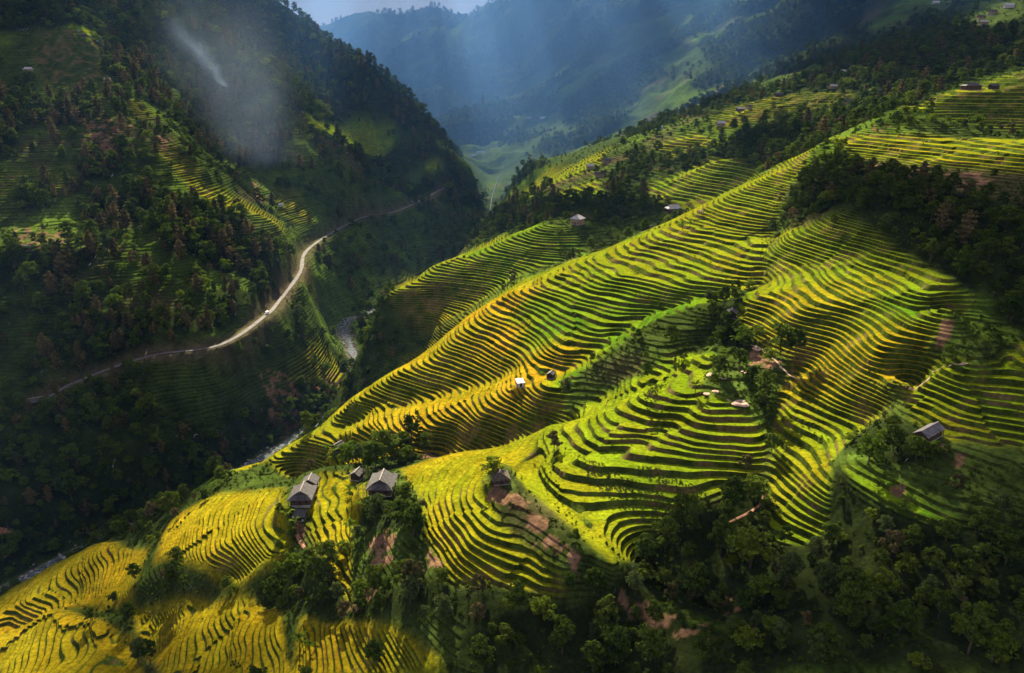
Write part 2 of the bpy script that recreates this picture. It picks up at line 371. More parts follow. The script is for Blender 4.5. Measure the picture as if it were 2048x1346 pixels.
HUES = [(560,910,.65),(700,820,.62),(700,870,.72),(860,862,1),(1000,612,1),(1010,660,1),(950,680,.8),(900,740,.68),(1040,800,.95),(1100,715,1),(1060,620,.22),(1100,640,.18),(1200,560,.33),(1270,490,.4),(1400,450,.45),(1500,400,.45),(1640,300,.5),
 (1150,740,.12),(1250,700,.12),(1380,600,.2),(1330,520,.5),(900,950,.55),(870,1050,.6),(1000,920,.66),(1060,860,.6),(1150,850,.42),(1250,800,.4),(1400,700,.36),(1400,850,.38),(1300,980,.35),(1100,1000,.5),(1180,1080,.42),(1600,620,.72),(1700,700,.88),(1780,740,.88),
 (1700,520,.3),(1850,600,.3),(1560,520,.5),(1620,600,.75),(1650,850,.38),(1600,950,.6),(1600,1030,.3),(1900,780,.3),(1750,980,.16),(1850,1030,.16),(450,1050,.74),(550,1020,.7),(670,980,.72),(350,1080,.78),(150,1130,.74),(100,1280,.8),(450,1230,.78),(600,1260,.75),
 (800,600,.5),(900,540,.42),(840,620,.8),(1050,490,.28),(1100,500,.22),(1350,360,.35),(1150,380,.35),(1350,290,.5),(1600,200,.5),(1900,170,.5),(1900,290,.55),(600,260,.5),(350,320,.65),(480,410,.6),(580,410,.6),(260,225,.6),(100,360,.3),(150,120,.3),(640,730,.5)]  # left ridge crests get a brighter hue, rim sunlight put into the crop colour
WOODS = [  # (density, conifer share, outline)
 (1.0,.15,[(1640,318),(1565,390),(1570,432),(1640,422),(1740,446),(1830,506),(1900,575),(1990,600),(2060,650),(2250,640),(2250,440),(2048,410),(1900,380),(1760,335)]),
 (.9,.1,[(1400,345),(1300,325),(1320,290),(1420,300),(1560,230),(1700,220),(1790,225),(1650,278),(1560,335),(1500,345),(1440,312)]),
 (.75,.2,[(930,520),(970,440),(1080,390),(1110,395),(1200,400),(1215,345),(1290,300),(1330,325),(1290,370),(1310,410),(1200,430),(1130,430),(1080,452),(1000,468)]),
 (.5,.0,[(1180,430),(1300,405),(1420,400),(1400,420),(1330,440),(1200,455)]),
 (1.0,.0,[(1240,1085),(1400,1020),(1530,1010),(1530,1090),(1645,1095),(1665,940),(1700,985),(1800,1040),(1900,1060),(2048,1050),(2200,1100),(2200,1300),(1700,1240),(1400,1230),(1240,1180)]),
 (.85,.0,[(1100,1210),(1240,1180),(1500,1240),(1700,1240),(2048,1180),(2200,1360),(900,1360),(930,1230)]),
 (.8,.0,[(580,1110),(680,1090),(690,1205),(880,1165),(1110,1200),(930,1235),(800,1250),(600,1225),(540,1190)]),
 (.55,.1,[(500,925),(620,848),(800,690),(850,660),(830,655),(765,600),(725,615),(740,760),(640,850),(560,900)]),
 (.35,.0,[(880,665),(960,605),(1040,562),(1150,525),(1150,500),(1230,478),(1120,540),(960,600)]),
 (.9,.0,[(1420,600),(1465,590),(1490,640),(1520,690),(1500,700),(1440,690),(1420,650)]),
 (.7,.0,[(1530,440),(1560,440),(1545,520),(1530,560),(1470,600),(1450,585),(1515,550)]),
 (.45,.0,[(1130,700),(1200,660),(1260,630),(1330,590),(1330,620),(1250,670),(1150,715)]),
 (.9,.0,[(1500,790),(1560,780),(1545,900),(1530,940),(1525,850)]),
 (.6,.0,[(1420,1010),(1530,930),(1540,1020),(1420,1050)]),
 (1.0,.0,[(1700,870),(1760,845),(1860,880),(1860,930),(1760,930),(1690,905)]),
 (.6,.0,[(1690,900),(1660,940),(1650,1090),(1750,1100),(1790,1040),(1700,980)]),
 (.9,.0,[(690,905),(760,885),(860,870),(880,905),(800,925),(740,945),(690,935)]),
 (.9,.0,[(720,990),(800,970),(850,1010),(850,1080),(760,1070),(720,1040)]),
 (.9,.2,[(1450,210),(1560,120),(1700,50),(1800,60),(2048,80),(2200,60),(2200,110),(2048,132),(1900,172),(1800,218),(1720,225),(1640,180),(1540,200)]),
 (.8,.1,[(380,985),(480,900),(560,865),(640,840),(620,880),(520,915),(450,960)]),
 (.45,.0,[(250,1090),(330,1040),(420,985),(480,960),(420,1000),(340,1060),(300,1110)]),
 (.5,.0,[(280,1180),(330,1130),(560,1150),(560,1195),(300,1200)]),
 (.6,.0,[(180,1250),(250,1190),(280,1260),(330,1346),(280,1346),(255,1260)]),
 (.25,.0,[(2048,590),(1930,615),(1890,690),(2000,740),(2100,700)]),
 (.75,.0,[(2020,590),(2100,560),(2200,640),(2060,700)]),
 (.5,.0,[(1620,690),(1700,760),(1800,790),(1790,830),(1700,790),(1620,735)]),
 (.35,.0,[(1700,250),(1850,240),(2048,235),(2200,220),(2200,270),(2048,270),(1750,268)]),
 # left mountain
 (1.0,.5,[(-100,180),(60,200),(170,200),(240,330),(160,420),(100,430),(-100,330)]),
 (1.0,.55,[(200,80),(300,120),(330,200),(280,290),(200,200)]),
 (1.0,.55,[(400,150),(480,180),(560,230),(580,320),(500,350),(400,300),(330,200)]),
 (.9,.4,[(150,420),(300,380),(400,420),(560,460),(600,520),(560,600),(440,670),(300,700),(150,750),(0,800),(-100,700),(-100,540),(60,520),(200,520)]),
 (.9,.5,[(580,90),(660,110),(740,160),(800,210),(850,260),(780,300),(700,220),(620,160)]),
 (.9,.5,[(850,260),(900,310),(960,365),(985,400),(940,420),(900,360),(830,330)]),
 (.5,.3,[(560,300),(700,300),(820,330),(820,370),(700,420),(640,380)]),
 (.7,.5,[(300,0),(440,0),(500,80),(480,150),(380,100)]),
 (.7,.0,[(-100,850),(60,830),(200,780),(300,740),(330,850),(400,820),(440,900),(380,980),(260,1040),(0,1120),(-100,1150)]),
 (.35,.0,[(300,740),(440,700),(560,640),(560,720),(500,860),(420,900)]),
 (.6,.0,[(610,580),(640,640),(690,720),(640,690),(600,720),(560,640)]),
 (.6,.0,[(0,1195),(100,1120),(240,1050),(330,1010),(400,985),(330,1050),(230,1085),(100,1128),(0,1192)]),
 (.7,.0,[(1100,832),(1200,796),(1300,740),(1400,670),(1420,690),(1300,756),(1200,812),(1110,845)]),
 (.5,.0,[(1330,560),(1400,570),(1440,600),(1380,610),(1310,610),(1240,650),(1250,600)]),
 (.6,.0,[(860,890),(1000,876),(1080,845),(1100,850),(1000,890),(880,905)]),
 (.5,.0,[(720,440),(800,440),(900,420),(975,410),(950,480),(850,540),(730,600),(660,560)]),
]
DIRT = [(.62,[(1012,965),(1035,990),(1080,1060),(1160,1150),(1150,1165),(1060,1095),(985,1000)]), (1,[(1880,640),(1910,645),(1905,680),(1875,675)]), (.8,[(1880,905),(1960,935),(1900,942)]), (.8,[(1760,960),(1830,985),(1815,1000),(1775,985)]),
 (.55,[(740,1080),(775,1080),(772,1120),(745,1180),(730,1130)]),(.7,[(835,1080),(860,1110),(880,1150),(850,1140)]),(.5,[(530,760),(590,790),(600,850),(560,870),(520,800)]),(.5,[(170,260),(240,260),(230,335),(180,340)]),(.5,[(30,480),(150,480),(140,530),(20,530)]),
 (.8,[(835,900),(870,905),(850,918),(825,915)]),(.7,[(1495,700),(1520,690),(1545,715),(1590,735),(1560,740),(1500,720)]),(.8,[(330,300),(352,290),(352,305),(330,310)]),(.6,[(1730,262),(1780,258),(1780,268),(1735,270)]),(.5,[(1720,330),(1980,350),(1960,380),(1740,345)]),
 (.42,[(1200,1240),(1330,1230),(1500,1240),(1480,1252),(1250,1265)]),(.36,[(1400,1200),(1500,1210),(1560,1225),(1440,1222)]),(.5,[(500,370),(540,380),(530,400),(495,395)]),(.7,[(620,740),(680,735),(670,755),(610,765)]),(.5,[(660,40),(720,40),(700,45)]),
 (.4,[(680,1190),(740,1160),(740,1200),(700,1215)]),(.6,[(590,1040),(600,1045),(600,1090),(625,1100),(615,1105),(592,1085)])]

fid = np.zeros(cX.shape, int)
GFIELD = []
for i, (nm, pg) in enumerate(FIELDS):
    wp = world_poly(pg); GFIELD.append(wp)
def field_id(x, y):
    f = np.zeros(x.shape, np.int16)
    for i, wp in enumerate(GFIELD): f[inside(x, y, wp)] = i + 1
    return f
# coarse maps
WX = cX + 5 * vnoise(cX / 18, cY / 18) * np.clip(gR / 400, .6, 3); WY = cY + 5 * vnoise(cX / 18 + 50, cY / 18) * np.clip(gR / 400, .6, 3)
wood = np.zeros(cX.shape); conif = np.zeros(cX.shape)
for d, c, pg in WOODS:
    m = inside(WX, WY, world_poly(pg)); wood[m] = np.maximum(wood[m], d); conif[m] = c
dirt = np.zeros(cX.shape)
for d, pg in DIRT: dirt[inside(WX, WY, world_poly(pg))] = d
dirt = blur(dirt, 1)
cF = field_id(cX, cY)
fieldm = blur((cF > 0).astype(float), 1)
far = gR > 1150
fn = fbm(cX / 260, cY / 260, 4); fn2 = fbm(cX / 120, cY / 120, 3, 5.)
farwood = sstep(-.03, .07, fn + .5 * fn2 + .16)
leftside = polydist(cX, cY, RIVER)[0]
# which side of the river a place is on
rx = np.interp(cY, [p[1] for p in RIVER[::-1]], [p[0] for p in RIVER[::-1]])
LEFT = (cX < rx)
bg_wood = np.where(far, farwood * .95, np.where(LEFT, .5 * sstep(-.15, .3, fbm(cX / 60, cY / 60, 3)), .12))
wood = np.where((wood > 0), wood, bg_wood * (1 - fieldm))
OPEN = np.zeros(cX.shape)
for pg in [[(905,285),(1000,283),(1180,298),(1240,308),(1100,348),(990,348),(925,332)], [(1030,232),(1110,226),(1140,262),(1000,268)], [(1840,5),(1900,5),(1900,35),(1830,35)], [(1925,12),(2048,8),(2048,75),(1930,75)], [(1300,120),(1400,110),(1430,150),(1310,150)], [(1480,190),(1560,150),(1700,120),(1560,190)], [(1000,355),(1150,330),(1230,300),(1240,290),(1100,300),(1000,330)]]:
    OPEN[inside(WX, WY, world_poly(pg))] = 1
OPEN = blur(OPEN, 1); wood = wood * (1 - OPEN)
wood = np.where(LEFT & ~far, wood * (.30 + .70 * sstep(-.22, .08, fbm(cX / 38, cY / 38, 3, 44.))), wood)
wood = np.where((leftside > 8) & (leftside < 30) & (cY < 620) & LEFT, .95, wood)
wood = blur(wood, 1) * (1 - .92 * np.clip(fieldm * 1.6 - .4, 0, 1))
# hue map
hx = np.array([ground_hit(a, b)[:2] for a, b, c in HUES]); hv = np.array([c for a, b, c in HUES])
num = 0; den = 0
for (a, b), v in zip(hx, hv):
    wgt = 1 / (((cX - a)**2 + (cY - b)**2) / (.05 * math.hypot(a, b))**2 + .15)**2; num = num + wgt * v; den = den + wgt
hue = np.clip(num / den, 0, 1)
hue = np.where(gR > 1200, .3, hue)

steps_amt = np.clip(fieldm + .35 * (1 - fieldm) * (1 - sstep(.4, .65, wood)), 0, 1) * (gR < 1150)
steps_amt[steps_amt < .04] = 0
_zc = np.where((gR > 560) | (LEFT & (gR > 330)), 1, np.where((cF >= 11) & (cF <= 15), 3, 0)); _ed = np.zeros(_zc.shape)
_ed[:-1] += _zc[:-1] != _zc[1:]; _ed[1:] += _zc[:-1] != _zc[1:]; _ed[:, :-1] += _zc[:, :-1] != _zc[:, 1:]; _ed[:, 1:] += _zc[:, :-1] != _zc[:, 1:]
steps_amt[blur((_ed > 0) * 1., 1) > 0] = 0
FLATS = [([(1672,930),(1720,938),(1800,978),(1918,1050),(1850,1048),(1760,1024),(1698,980)], -104.9),
 ([(1085,888),(1040,925),(1020,960),(1050,1012),(1110,1072),(1165,1112),(1215,1134),(1238,1125),(1200,1082),(1150,1018),(1092,960),(1078,930),(1100,905)], -120.3)]
flat_w = np.zeros(cX.shape); flat_z = np.zeros(cX.shape)
for pg, zf in FLATS:
    mfl = inside(cX, cY, world_poly(pg)); flat_w[mfl] = 1; flat_z[blur(mfl * 1., 3) > 0] = zf
flat_w = blur(flat_w, 1)
GULLY = [([(600,937),(680,917),(780,903),(880,897),(1000,884),(1130,836),(1200,803),(1300,748),(1380,694),(1430,660)], 2.6, 7),
 ([(1115,722),(1190,685),(1240,650),(1310,605),(1420,575)], 4, 9), ([(700,835),(800,800),(900,770),(1000,740),(1060,735)], 2.5, 9), ([(1150,900),(1200,905),(1290,870),(1390,800),(1410,780)], 1.5, 4),
 ([(1550,800),(1545,860),(1535,950)], 2, 4), ([(1797,780),(1830,745),(1872,712)], 2.2, 4), ([(1552,440),(1535,500),(1524,562)], 2.5, 5), ([(280,1195),(420,1168),(560,1175)], 4, 9),
 ([(20,1240),(150,1192),(250,1200),(285,1300)], 4, 9), ([(1002,975),(1060,1070),(1160,1155)], 1.2, 5), ([(570,960),(582,1050),(590,1110)], 2, 6), ([(845,1010),(850,1090),(930,1180)], 2, 6), ([(705,950),(715,1050),(700,1180)], 2.5, 8), ([(1010,600),(1050,660),(1110,715)], .8, 4)]
GULLY = [([ground_hit(*p) for p in l], d, w_) for l, d, w_ in GULLY]
def plot_id(x, y, c=34.):
    """irregular plots: number and a random value for each"""
    best = np.full(np.shape(x), 1e9); pid = np.zeros(np.shape(x))
    wx = x + 5 * vnoise(x / 12, y / 12); wy = y + 5 * vnoise(x / 12 + 9, y / 12 + 4); gx = np.floor(wx / c); gy = np.floor(wy / c)
    for i in (-1, 0, 1):
        for j in (-1, 0, 1):
            a = gx + i; b = gy + j; h1 = np.sin(a * 127.1 + b * 311.7) * 43758.5453; h1 -= np.floor(h1); h2 = np.sin(a * 269.5 + b * 183.3) * 24634.6345; h2 -= np.floor(h2)
            d = (a + h1 - wx / c)**2 + (b + h2 - wy / c)**2; m = d < best; best = np.where(m, d, best); pid = np.where(m, h1 * .61 + h2 * 7.3, pid)
    return pid, (pid * 13.7) % 1.0
def natural(x, y, h):
    """relief finer than the survey, before terracing"""
    r = np.hypot(x, y)
    fm = lookup(fieldm, x, y); lf = lookup(LEFT.astype(float), x, y)
    n = 1.5 * fbm(x / 23, y / 23, 2) + .30 * fbm(x / 8, y / 8, 2, 5.) + 2.4 * fbm(x / 70, y / 70, 2, 3.) * (1 - .5 * fm)
    n = n + (1 - fm) * 1.0 * fbm(x / 9, y / 9, 2, 9.)
    n = n + lf * sstep(250, 520, r) * (1 - .6 * fm) * (9 * ridged(x / 120, y / 120, 3, 2.) + 2)
    n = n + sstep(1100, 2200, r) * (66 * ridged(x / 480, y / 480, 5, 4.) - 26)
    n = n + sstep(600, 1100, r) * (1 - lf) * 6 * ridged(x / 90, y / 90, 3, 8.)
    for gl, dp, wd2 in GULLY:
        m = polydist(x, y, gl)[0]; n = n - dp * np.exp(-(m / wd2)**2) * (1 + .35 * fbm(x / 9, y / 9, 2, 70.))
    n = n + (plot_id(x, y)[1] - .5) * 1.3 * sstep(.4, .9, fm) * (r < 1100)
    fw = lookup(flat_w, x, y); fz = lookup(flat_z, x, y)
    h = h + n
    return h + (fz - h) * fw * (fz < -1)
STEP = [(1.2, .20), (1.9, .27), (5.0, .45), (.80, .24)]      # mean height of a step and the share its bank takes, by zone
_r = np.random.RandomState(3); LEV = []
for s_, w_ in STEP:   # uneven step heights, as dug by hand
    n_ = int(1600 / s_); d_ = s_ * _r.uniform(.62, 1.38, n_); l_ = -300 + np.cumsum(d_) - d_[0]; LEV.append(l_)
def to_u(h, zn):
    u = np.zeros(np.shape(h)); h = np.asarray(h, float)
    for q in range(4):
        m = zn == q
        if m.any(): u[m] = np.interp(h[m], LEV[q], np.arange(len(LEV[q])))
    return u
def from_u(u, zn):
    h = np.zeros(np.shape(u))
    for q in range(4):
        m = zn == q
        if m.any(): h[m] = np.interp(u[m], np.arange(len(LEV[q])), LEV[q])
    return h
FINE = ((cF >= 11) & (cF <= 15)).astype(float)
def zone_of(x, y, lf):
    r = np.hypot(x, y); return np.where(r > 1150, 2, np.where((r > 560) | ((lf > .5) & (r > 330)), 1, np.where(lookup(FINE, x, y) > .5, 3, 0)))
def step_parts(h, zn):
    w_ = np.array([b for a, b in STEP])[zn]; q = to_u(h, zn); k = np.floor(q + 1e-6); f = np.clip(q - k, 0, 1); return w_, k, f
def built_z(x, y, h, fm, zn, dr, zr, dd, zd):
    """height of the finished ground: steps, river bed, road shelf, house plots"""
    w_, k, f = step_parts(h, zn)
    z = from_u(k + np.clip((f - 1 + w_) / w_, 0, 1), zn); z = h + (z - h) * lookup(steps_amt, x, y)
    z = z + (zr - 1.5 - z) * (1 - sstep(5, 9, dr))
    z = z + (zd - .2 - z) * (1 - sstep(3.6, 12, dd))
    for (hx_, hy_, hz_, hr_) in PADS:
        m = (np.abs(x - hx_) < 2 * hr_) & (np.abs(y - hy_) < 2 * hr_)
        if m.any():
            t_ = 1 - sstep(hr_, hr_ * 1.9, np.hypot(x[m] - hx_, y[m] - hy_)); z[m] = z[m] + (hz_ - z[m]) * t_
    return z
PADS = []; HXY = []
for h_ in HOUSES:
    g_ = ground_hit(h_[0], h_[1]); HXY.append(g_[:2])
    hz_ = float(natural(np.array([g_[0]]), np.array([g_[1]]), np.array([g_[2]]))[0]); PADS.append((g_[0], g_[1], hz_, math.hypot(h_[2], h_[3]) * .5))
# ---------------------------------------------------------------- materials
def mat(name, col, rough=.85, spec=.2, noise=None, noise_amt=.35, bump=0.0, bump_scale=None, metal=0.0, extra=None):
    m = bpy.data.materials.new(name); m.use_nodes = True; nt = m.node_tree; b = nt.nodes['Principled BSDF']
    b.inputs['Roughness'].default_value = rough; b.inputs['Specular IOR Level'].default_value = spec; b.inputs['Metallic'].default_value = metal
    if noise:
        tc = N(nt, 'ShaderNodeTexCoord'); n = N(nt, 'ShaderNodeTexNoise'); n.inputs['Scale'].default_value = noise; n.inputs['Detail'].default_value = 4
        mr = N(nt, 'ShaderNodeMapRange'); mr.inputs[1].default_value = .3; mr.inputs[2].default_value = .7; mr.inputs[3].default_value = 1 - noise_amt; mr.inputs[4].default_value = 1 + noise_amt
        mx = N(nt, 'ShaderNodeVectorMath', operation='SCALE'); mx.inputs[0].default_value = col
        nt.links.new(tc.outputs['Object'], n.inputs[0]); nt.links.new(n.outputs[0], mr.inputs[0]); nt.links.new(mr.outputs[0], mx.inputs['Scale']); nt.links.new(mx.outputs[0], b.inputs['Base Color'])
        if bump:
            bp = N(nt, 'ShaderNodeBump'); bp.inputs['Strength'].default_value = bump; nt.links.new(n.outputs[0], bp.inputs['Height']); nt.links.new(bp.outputs[0], b.inputs['Normal'])
    else: b.inputs['Base Color'].default_value = (*col, 1)
    return m
def ground_material():
    m = bpy.data.materials.new('hill_ground'); m.use_nodes = True; nt = m.node_tree; nt.nodes.remove(nt.nodes['Principled BSDF']); b = N(nt, 'ShaderNodeBsdfDiffuse'); l = nt.links.new
    l(b.outputs[0], nt.nodes['Material Output'].inputs[0])
    at = N(nt, 'ShaderNodeVertexColor'); at.layer_name = 'soil'
    geo = N(nt, 'ShaderNodeNewGeometry')
    n1 = N(nt, 'ShaderNodeTexNoise'); n1.inputs['Scale'].default_value = .8; n1.inputs['Detail'].default_value = 5; n1.inputs['Roughness'].default_value = .7
    n2 = N(nt, 'ShaderNodeTexNoise'); n2.inputs['Scale'].default_value = .12; n2.inputs['Detail'].default_value = 5; n2.inputs['Roughness'].default_value = .65
    l(geo.outputs['Position'], n1.inputs[0]); l(geo.outputs['Position'], n2.inputs[0])
    m1 = N(nt, 'ShaderNodeMapRange'); m1.inputs[1].default_value = .3; m1.inputs[2].default_value = .7; m1.inputs[3].default_value = .45; m1.inputs[4].default_value = 1.55
    m2 = N(nt, 'ShaderNodeMapRange'); m2.inputs[1].default_value = .3; m2.inputs[2].default_value = .7; m2.inputs[3].default_value = .72; m2.inputs[4].default_value = 1.28
    l(n1.outputs[0], m1.inputs[0]); l(n2.outputs[0], m2.inputs[0])
    mu = N(nt, 'ShaderNodeMath', operation='MULTIPLY'); l(m1.outputs[0], mu.inputs[0]); l(m2.outputs[0], mu.inputs[1])
    sc = N(nt, 'ShaderNodeVectorMath', operation='SCALE'); l(at.outputs['Color'], sc.inputs[0]); l(mu.outputs[0], sc.inputs['Scale']); l(sc.outputs[0], b.inputs['Color'])
    bp = N(nt, 'ShaderNodeBump'); bp.inputs['Strength'].default_value = .7; bp.inputs['Distance'].default_value = .5; l(n1.outputs[0], bp.inputs['Height']); l(bp.outputs[0], b.inputs['Normal'])
    return m
def leaf_material(name, c0, c1, trans=.25):
    """leaf colour that differs from plant to plant, some light passing through the leaves"""
    m = bpy.data.materials.new(name); m.use_nodes = True; nt = m.node_tree; nt.nodes.remove(nt.nodes['Principled BSDF']); l = nt.links.new
    out = nt.nodes['Material Output']
    oi = N(nt, 'ShaderNodeObjectInfo'); geo = N(nt, 'ShaderNodeNewGeometry'); rp = N(nt, 'ShaderNodeMix', data_type='RGBA')
    rp.inputs[6].default_value = (*c0, 1); rp.inputs[7].default_value = (*c1, 1)
    l(oi.outputs['Random'], rp.inputs[0])
    mr = N(nt, 'ShaderNodeMapRange'); mr.inputs[3].default_value = .6; mr.inputs[4].default_value = 1.45; l(geo.outputs['Random Per Island'], mr.inputs[0])
    sc = N(nt, 'ShaderNodeVectorMath', operation='SCALE'); l(rp.outputs[2], sc.inputs[0]); l(mr.outputs[0], sc.inputs['Scale'])
    d = N(nt, 'ShaderNodeBsdfDiffuse'); t = N(nt, 'ShaderNodeBsdfTranslucent'); mx = N(nt, 'ShaderNodeMixShader'); mx.inputs[0].default_value = trans
    l(sc.outputs[0], d.inputs[0]); l(sc.outputs[0], t.inputs[0]); l(d.outputs[0], mx.inputs[1]); l(t.outputs[0], mx.inputs[2]); l(mx.outputs[0], out.inputs[0])
    return m
M = {}
M['ground'] = ground_material()
M['leaf'] = leaf_material('green_leaves', (.040, .070, .010), (.095, .135, .018), .35)
M['leaf_bright'] = leaf_material('bright_green_leaves', (.08, .135, .012), (.15, .20, .02), .45)
M['leaf_brown'] = leaf_material('brownish_leaves', (.070, .068, .024), (.15, .12, .05), .35)
M['leaf_grey'] = leaf_material('grey_green_leaves', (.055, .085, .022), (.09, .125, .035), .35)
M['bark'] = mat('bark', (.10, .075, .05), noise=2.0)
M['roof_dark'] = mat('weathered_roof', (.075, .072, .072), rough=.7, noise=.9, noise_amt=.45, bump=.3)
M['roof_grey'] = mat('grey_roof', (.17, .16, .165), rough=.7, noise=.8, noise_amt=.4)
M['roof_light'] = mat('pale_roof_sheet', (.45, .44, .43), rough=.6, noise=.8, noise_amt=.25)
M['roof_thatch'] = mat('old_thatch', (.085, .07, .05), noise=1.5, noise_amt=.5, bump=.5)
M['roof_blue'] = mat('white_sheet_roof', (.6, .62, .68), rough=.45, noise=.6, noise_amt=.15)
M['ridge'] = mat('ridge_cap', (.30, .27, .24), noise=1.0)
M['wood'] = mat('timber', (.09, .055, .035), noise=2.0)
M['wood_dark'] = mat('dark_timber', (.04, .028, .02), noise=2.0)
M['plaster'] = mat('earth_wall', (.33, .24, .16), noise=1.0)
M['plaster_w'] = mat('whitewashed_wall', (.62, .6, .57), noise=1.0, noise_amt=.15)
M['road'] = mat('gravel_road', (.145, .135, .128), noise=.35, noise_amt=.4)
M['soil'] = mat('red_soil', (.34, .17, .10), noise=.8, noise_amt=.4, bump=.5)
M['pale_soil'] = mat('pale_soil', (.55, .38, .28), noise=1.5, noise_amt=.3, bump=.4)
M['rock'] = mat('river_rock', (.33, .32, .31), noise=.5, noise_amt=.4)
M['water'] = mat('river_water', (.09, .12, .11), rough=.12, spec=.15, noise=.4, noise_amt=.6, bump=.6)
M['paint'] = mat('white_paint', (.75, .75, .75), rough=.35, spec=.5); M['glass'] = mat('dark_glass', (.02, .025, .03), rough=.1, spec=.6); M['rubber'] = mat('rubber', (.02, .02, .02))
M['blue'] = mat('blue_tarp', (.03, .10, .22), rough=.6)
# ---------------------------------------------------------------- ground meshes
def tag(o, label=None, cat=None, group=None, kind=None):
    if label: o['label'] = label
    if cat: o['category'] = cat
    if group: o['group'] = group
    if kind: o['kind'] = kind
    return o
def grid_mesh(name, V, quads, cols=None, material=None):
    """V (n,3), quads (m,4) indices into V; unused vertices dropped"""
    used = np.unique(quads); remap = np.full(len(V), -1, np.int64); remap[used] = np.arange(len(used))
    q = remap[quads].astype(np.int32); v = V[used].astype(np.float32)
    me = bpy.data.meshes.new(name)
    me.vertices.add(len(v)); me.vertices.foreach_set('co', v.ravel())
    me.loops.add(q.size); me.loops.foreach_set('vertex_index', q.ravel())
    me.polygons.add(len(q)); me.polygons.foreach_set('loop_start', np.arange(0, q.size, q.shape[1], dtype=np.int32)); me.polygons.foreach_set('loop_total', np.full(len(q), q.shape[1], np.int32))
    me.update(calc_edges=True)
    if cols is not None:
        a = me.color_attributes.new('soil', 'FLOAT_COLOR', 'POINT')
        c = np.ones((len(v), 4), np.float32); c[:, :3] = cols[used]; a.data.foreach_set('color', c.ravel())
    if material: me.materials.append(material)
    o = bpy.data.objects.new(name, me); C.objects.link(o); return o
fR, fT = np.meshgrid(RR, TH, indexing='ij'); X = fR * np.sin(fT); Y = fR * np.cos(fT); nR, nT = X.shape
Hn = natural(X, Y, lookup(cH, X, Y))
DRIV, ZRIV = polydist(X, Y, RIVER); DROAD, ZROAD = polydist(X, Y, ROAD)
Hn = Hn + (ZRIV - 1.5 - Hn) * (1 - sstep(6, 34, DRIV))
LFT = LEFT.astype(float)
print('heights', round(time.time() - T0, 1))
# triangles of the lattice, cut exactly along the foot and the lip of every bank
CH = np.stack([X, Y, Hn, DRIV, ZRIV, DROAD, ZROAD], -1).reshape(-1, 7)
ix = np.arange(nR * nT).reshape(nR, nT); a_, b_, c_, d_ = ix[:-1, :-1], ix[:-1, 1:], ix[1:, 1:], ix[1:, :-1]
T = np.concatenate([np.stack([a_, b_, c_], -1).reshape(-1, 3), np.stack([a_, c_, d_], -1).reshape(-1, 3)])
CHT = CH[T]; tri = CHT; cen = tri[:, :, :2].mean(1)
zn_t = zone_of(cen[:, 0], cen[:, 1], lookup(LFT, cen[:, 0], cen[:, 1]))
def stage_bounds(h, zn):
    w_ = np.array([b for a, b in STEP])[zn]; return np.ones(len(w_)), w_
tri[:, :, 2] = to_u(tri[:, :, 2], np.repeat(zn_t, 3).reshape(-1, 3))      # heights counted in steps
done = []; work = (tri, zn_t)
for it in range(12):
    tri, zn = work
    hmin = tri[:, :, 2].min(1); hmax = tri[:, :, 2].max(1); s_, w_ = stage_bounds(None, zn)
    q = hmin / s_; k = np.floor(q + 1e-5); f = q - k
    L = np.where(f < 1 - w_ - 1e-5, (k + 1 - w_) * s_, (k + 1) * s_)   # the next edge above the lowest corner
    if it == 0: plain = lookup(steps_amt, tri[:, :, 0], tri[:, :, 1]).max(1) < .03; done.append((tri[plain], zn[plain])); tri, zn, L, hmax, s_ = tri[~plain], zn[~plain], L[~plain], hmax[~plain], s_[~plain]
    flat = hmax - L <= 1e-4 * s_ + 1e-5
    done.append((tri[flat], zn[flat]))
    tri, zn, L = tri[~flat], zn[~flat], L[~flat]
    if len(tri) == 0: break
    o = np.argsort(tri[:, :, 2], 1); par = (o[:, 1] - o[:, 0]) % 3 == 1
    tri = np.take_along_axis(tri, o[:, :, None], 1); A, B, Cc = tri[:, 0], tri[:, 1], tri[:, 2]
    def cut(p, q_, L): t = np.clip((L - p[:, 2]) / np.maximum(q_[:, 2] - p[:, 2], 1e-9), 0, 1)[:, None]; r_ = p + (q_ - p) * t; r_[:, 2] = L; return r_
    AC = cut(A, Cc, L); lowB = B[:, 2] > L   # only A below the edge
    m = lowB; AB = cut(A[m], B[m], L[m])
    out = [(np.stack([A[m], AB, AC[m]], 1), zn[m], par[m]), (np.stack([AB, B[m], Cc[m]], 1), zn[m], par[m]), (np.stack([AB, Cc[m], AC[m]], 1), zn[m], par[m])]
    m = ~lowB; BC = cut(B[m], Cc[m], L[m])
    out += [(np.stack([A[m], B[m], BC], 1), zn[m], par[m]), (np.stack([A[m], BC, AC[m]], 1), zn[m], par[m]), (np.stack([AC[m], BC, Cc[m]], 1), zn[m], par[m])]
    nt_, nz_ = [], []
    for t3, z3, p3 in out:
        t3[~p3] = t3[~p3][:, ::-1]; ar = np.abs((t3[:, 1, 0] - t3[:, 0, 0]) * (t3[:, 2, 1] - t3[:, 0, 1]) - (t3[:, 2, 0] - t3[:, 0, 0]) * (t3[:, 1, 1] - t3[:, 0, 1])) > 1e-5
        nt_.append(t3[ar]); nz_.append(z3[ar])
    work = (np.concatenate(nt_), np.concatenate(nz_))
TRI = np.concatenate([t for t, z in done]); ZNT = np.concatenate([z for t, z in done]); del done, work
hm_ = TRI[:, :, 2].mean(1); w_ = stage_bounds(None, ZNT)[1]; KT = np.floor(hm_ + 1e-6); FT_ = hm_ - KT; RIS = FT_ > 1 - w_
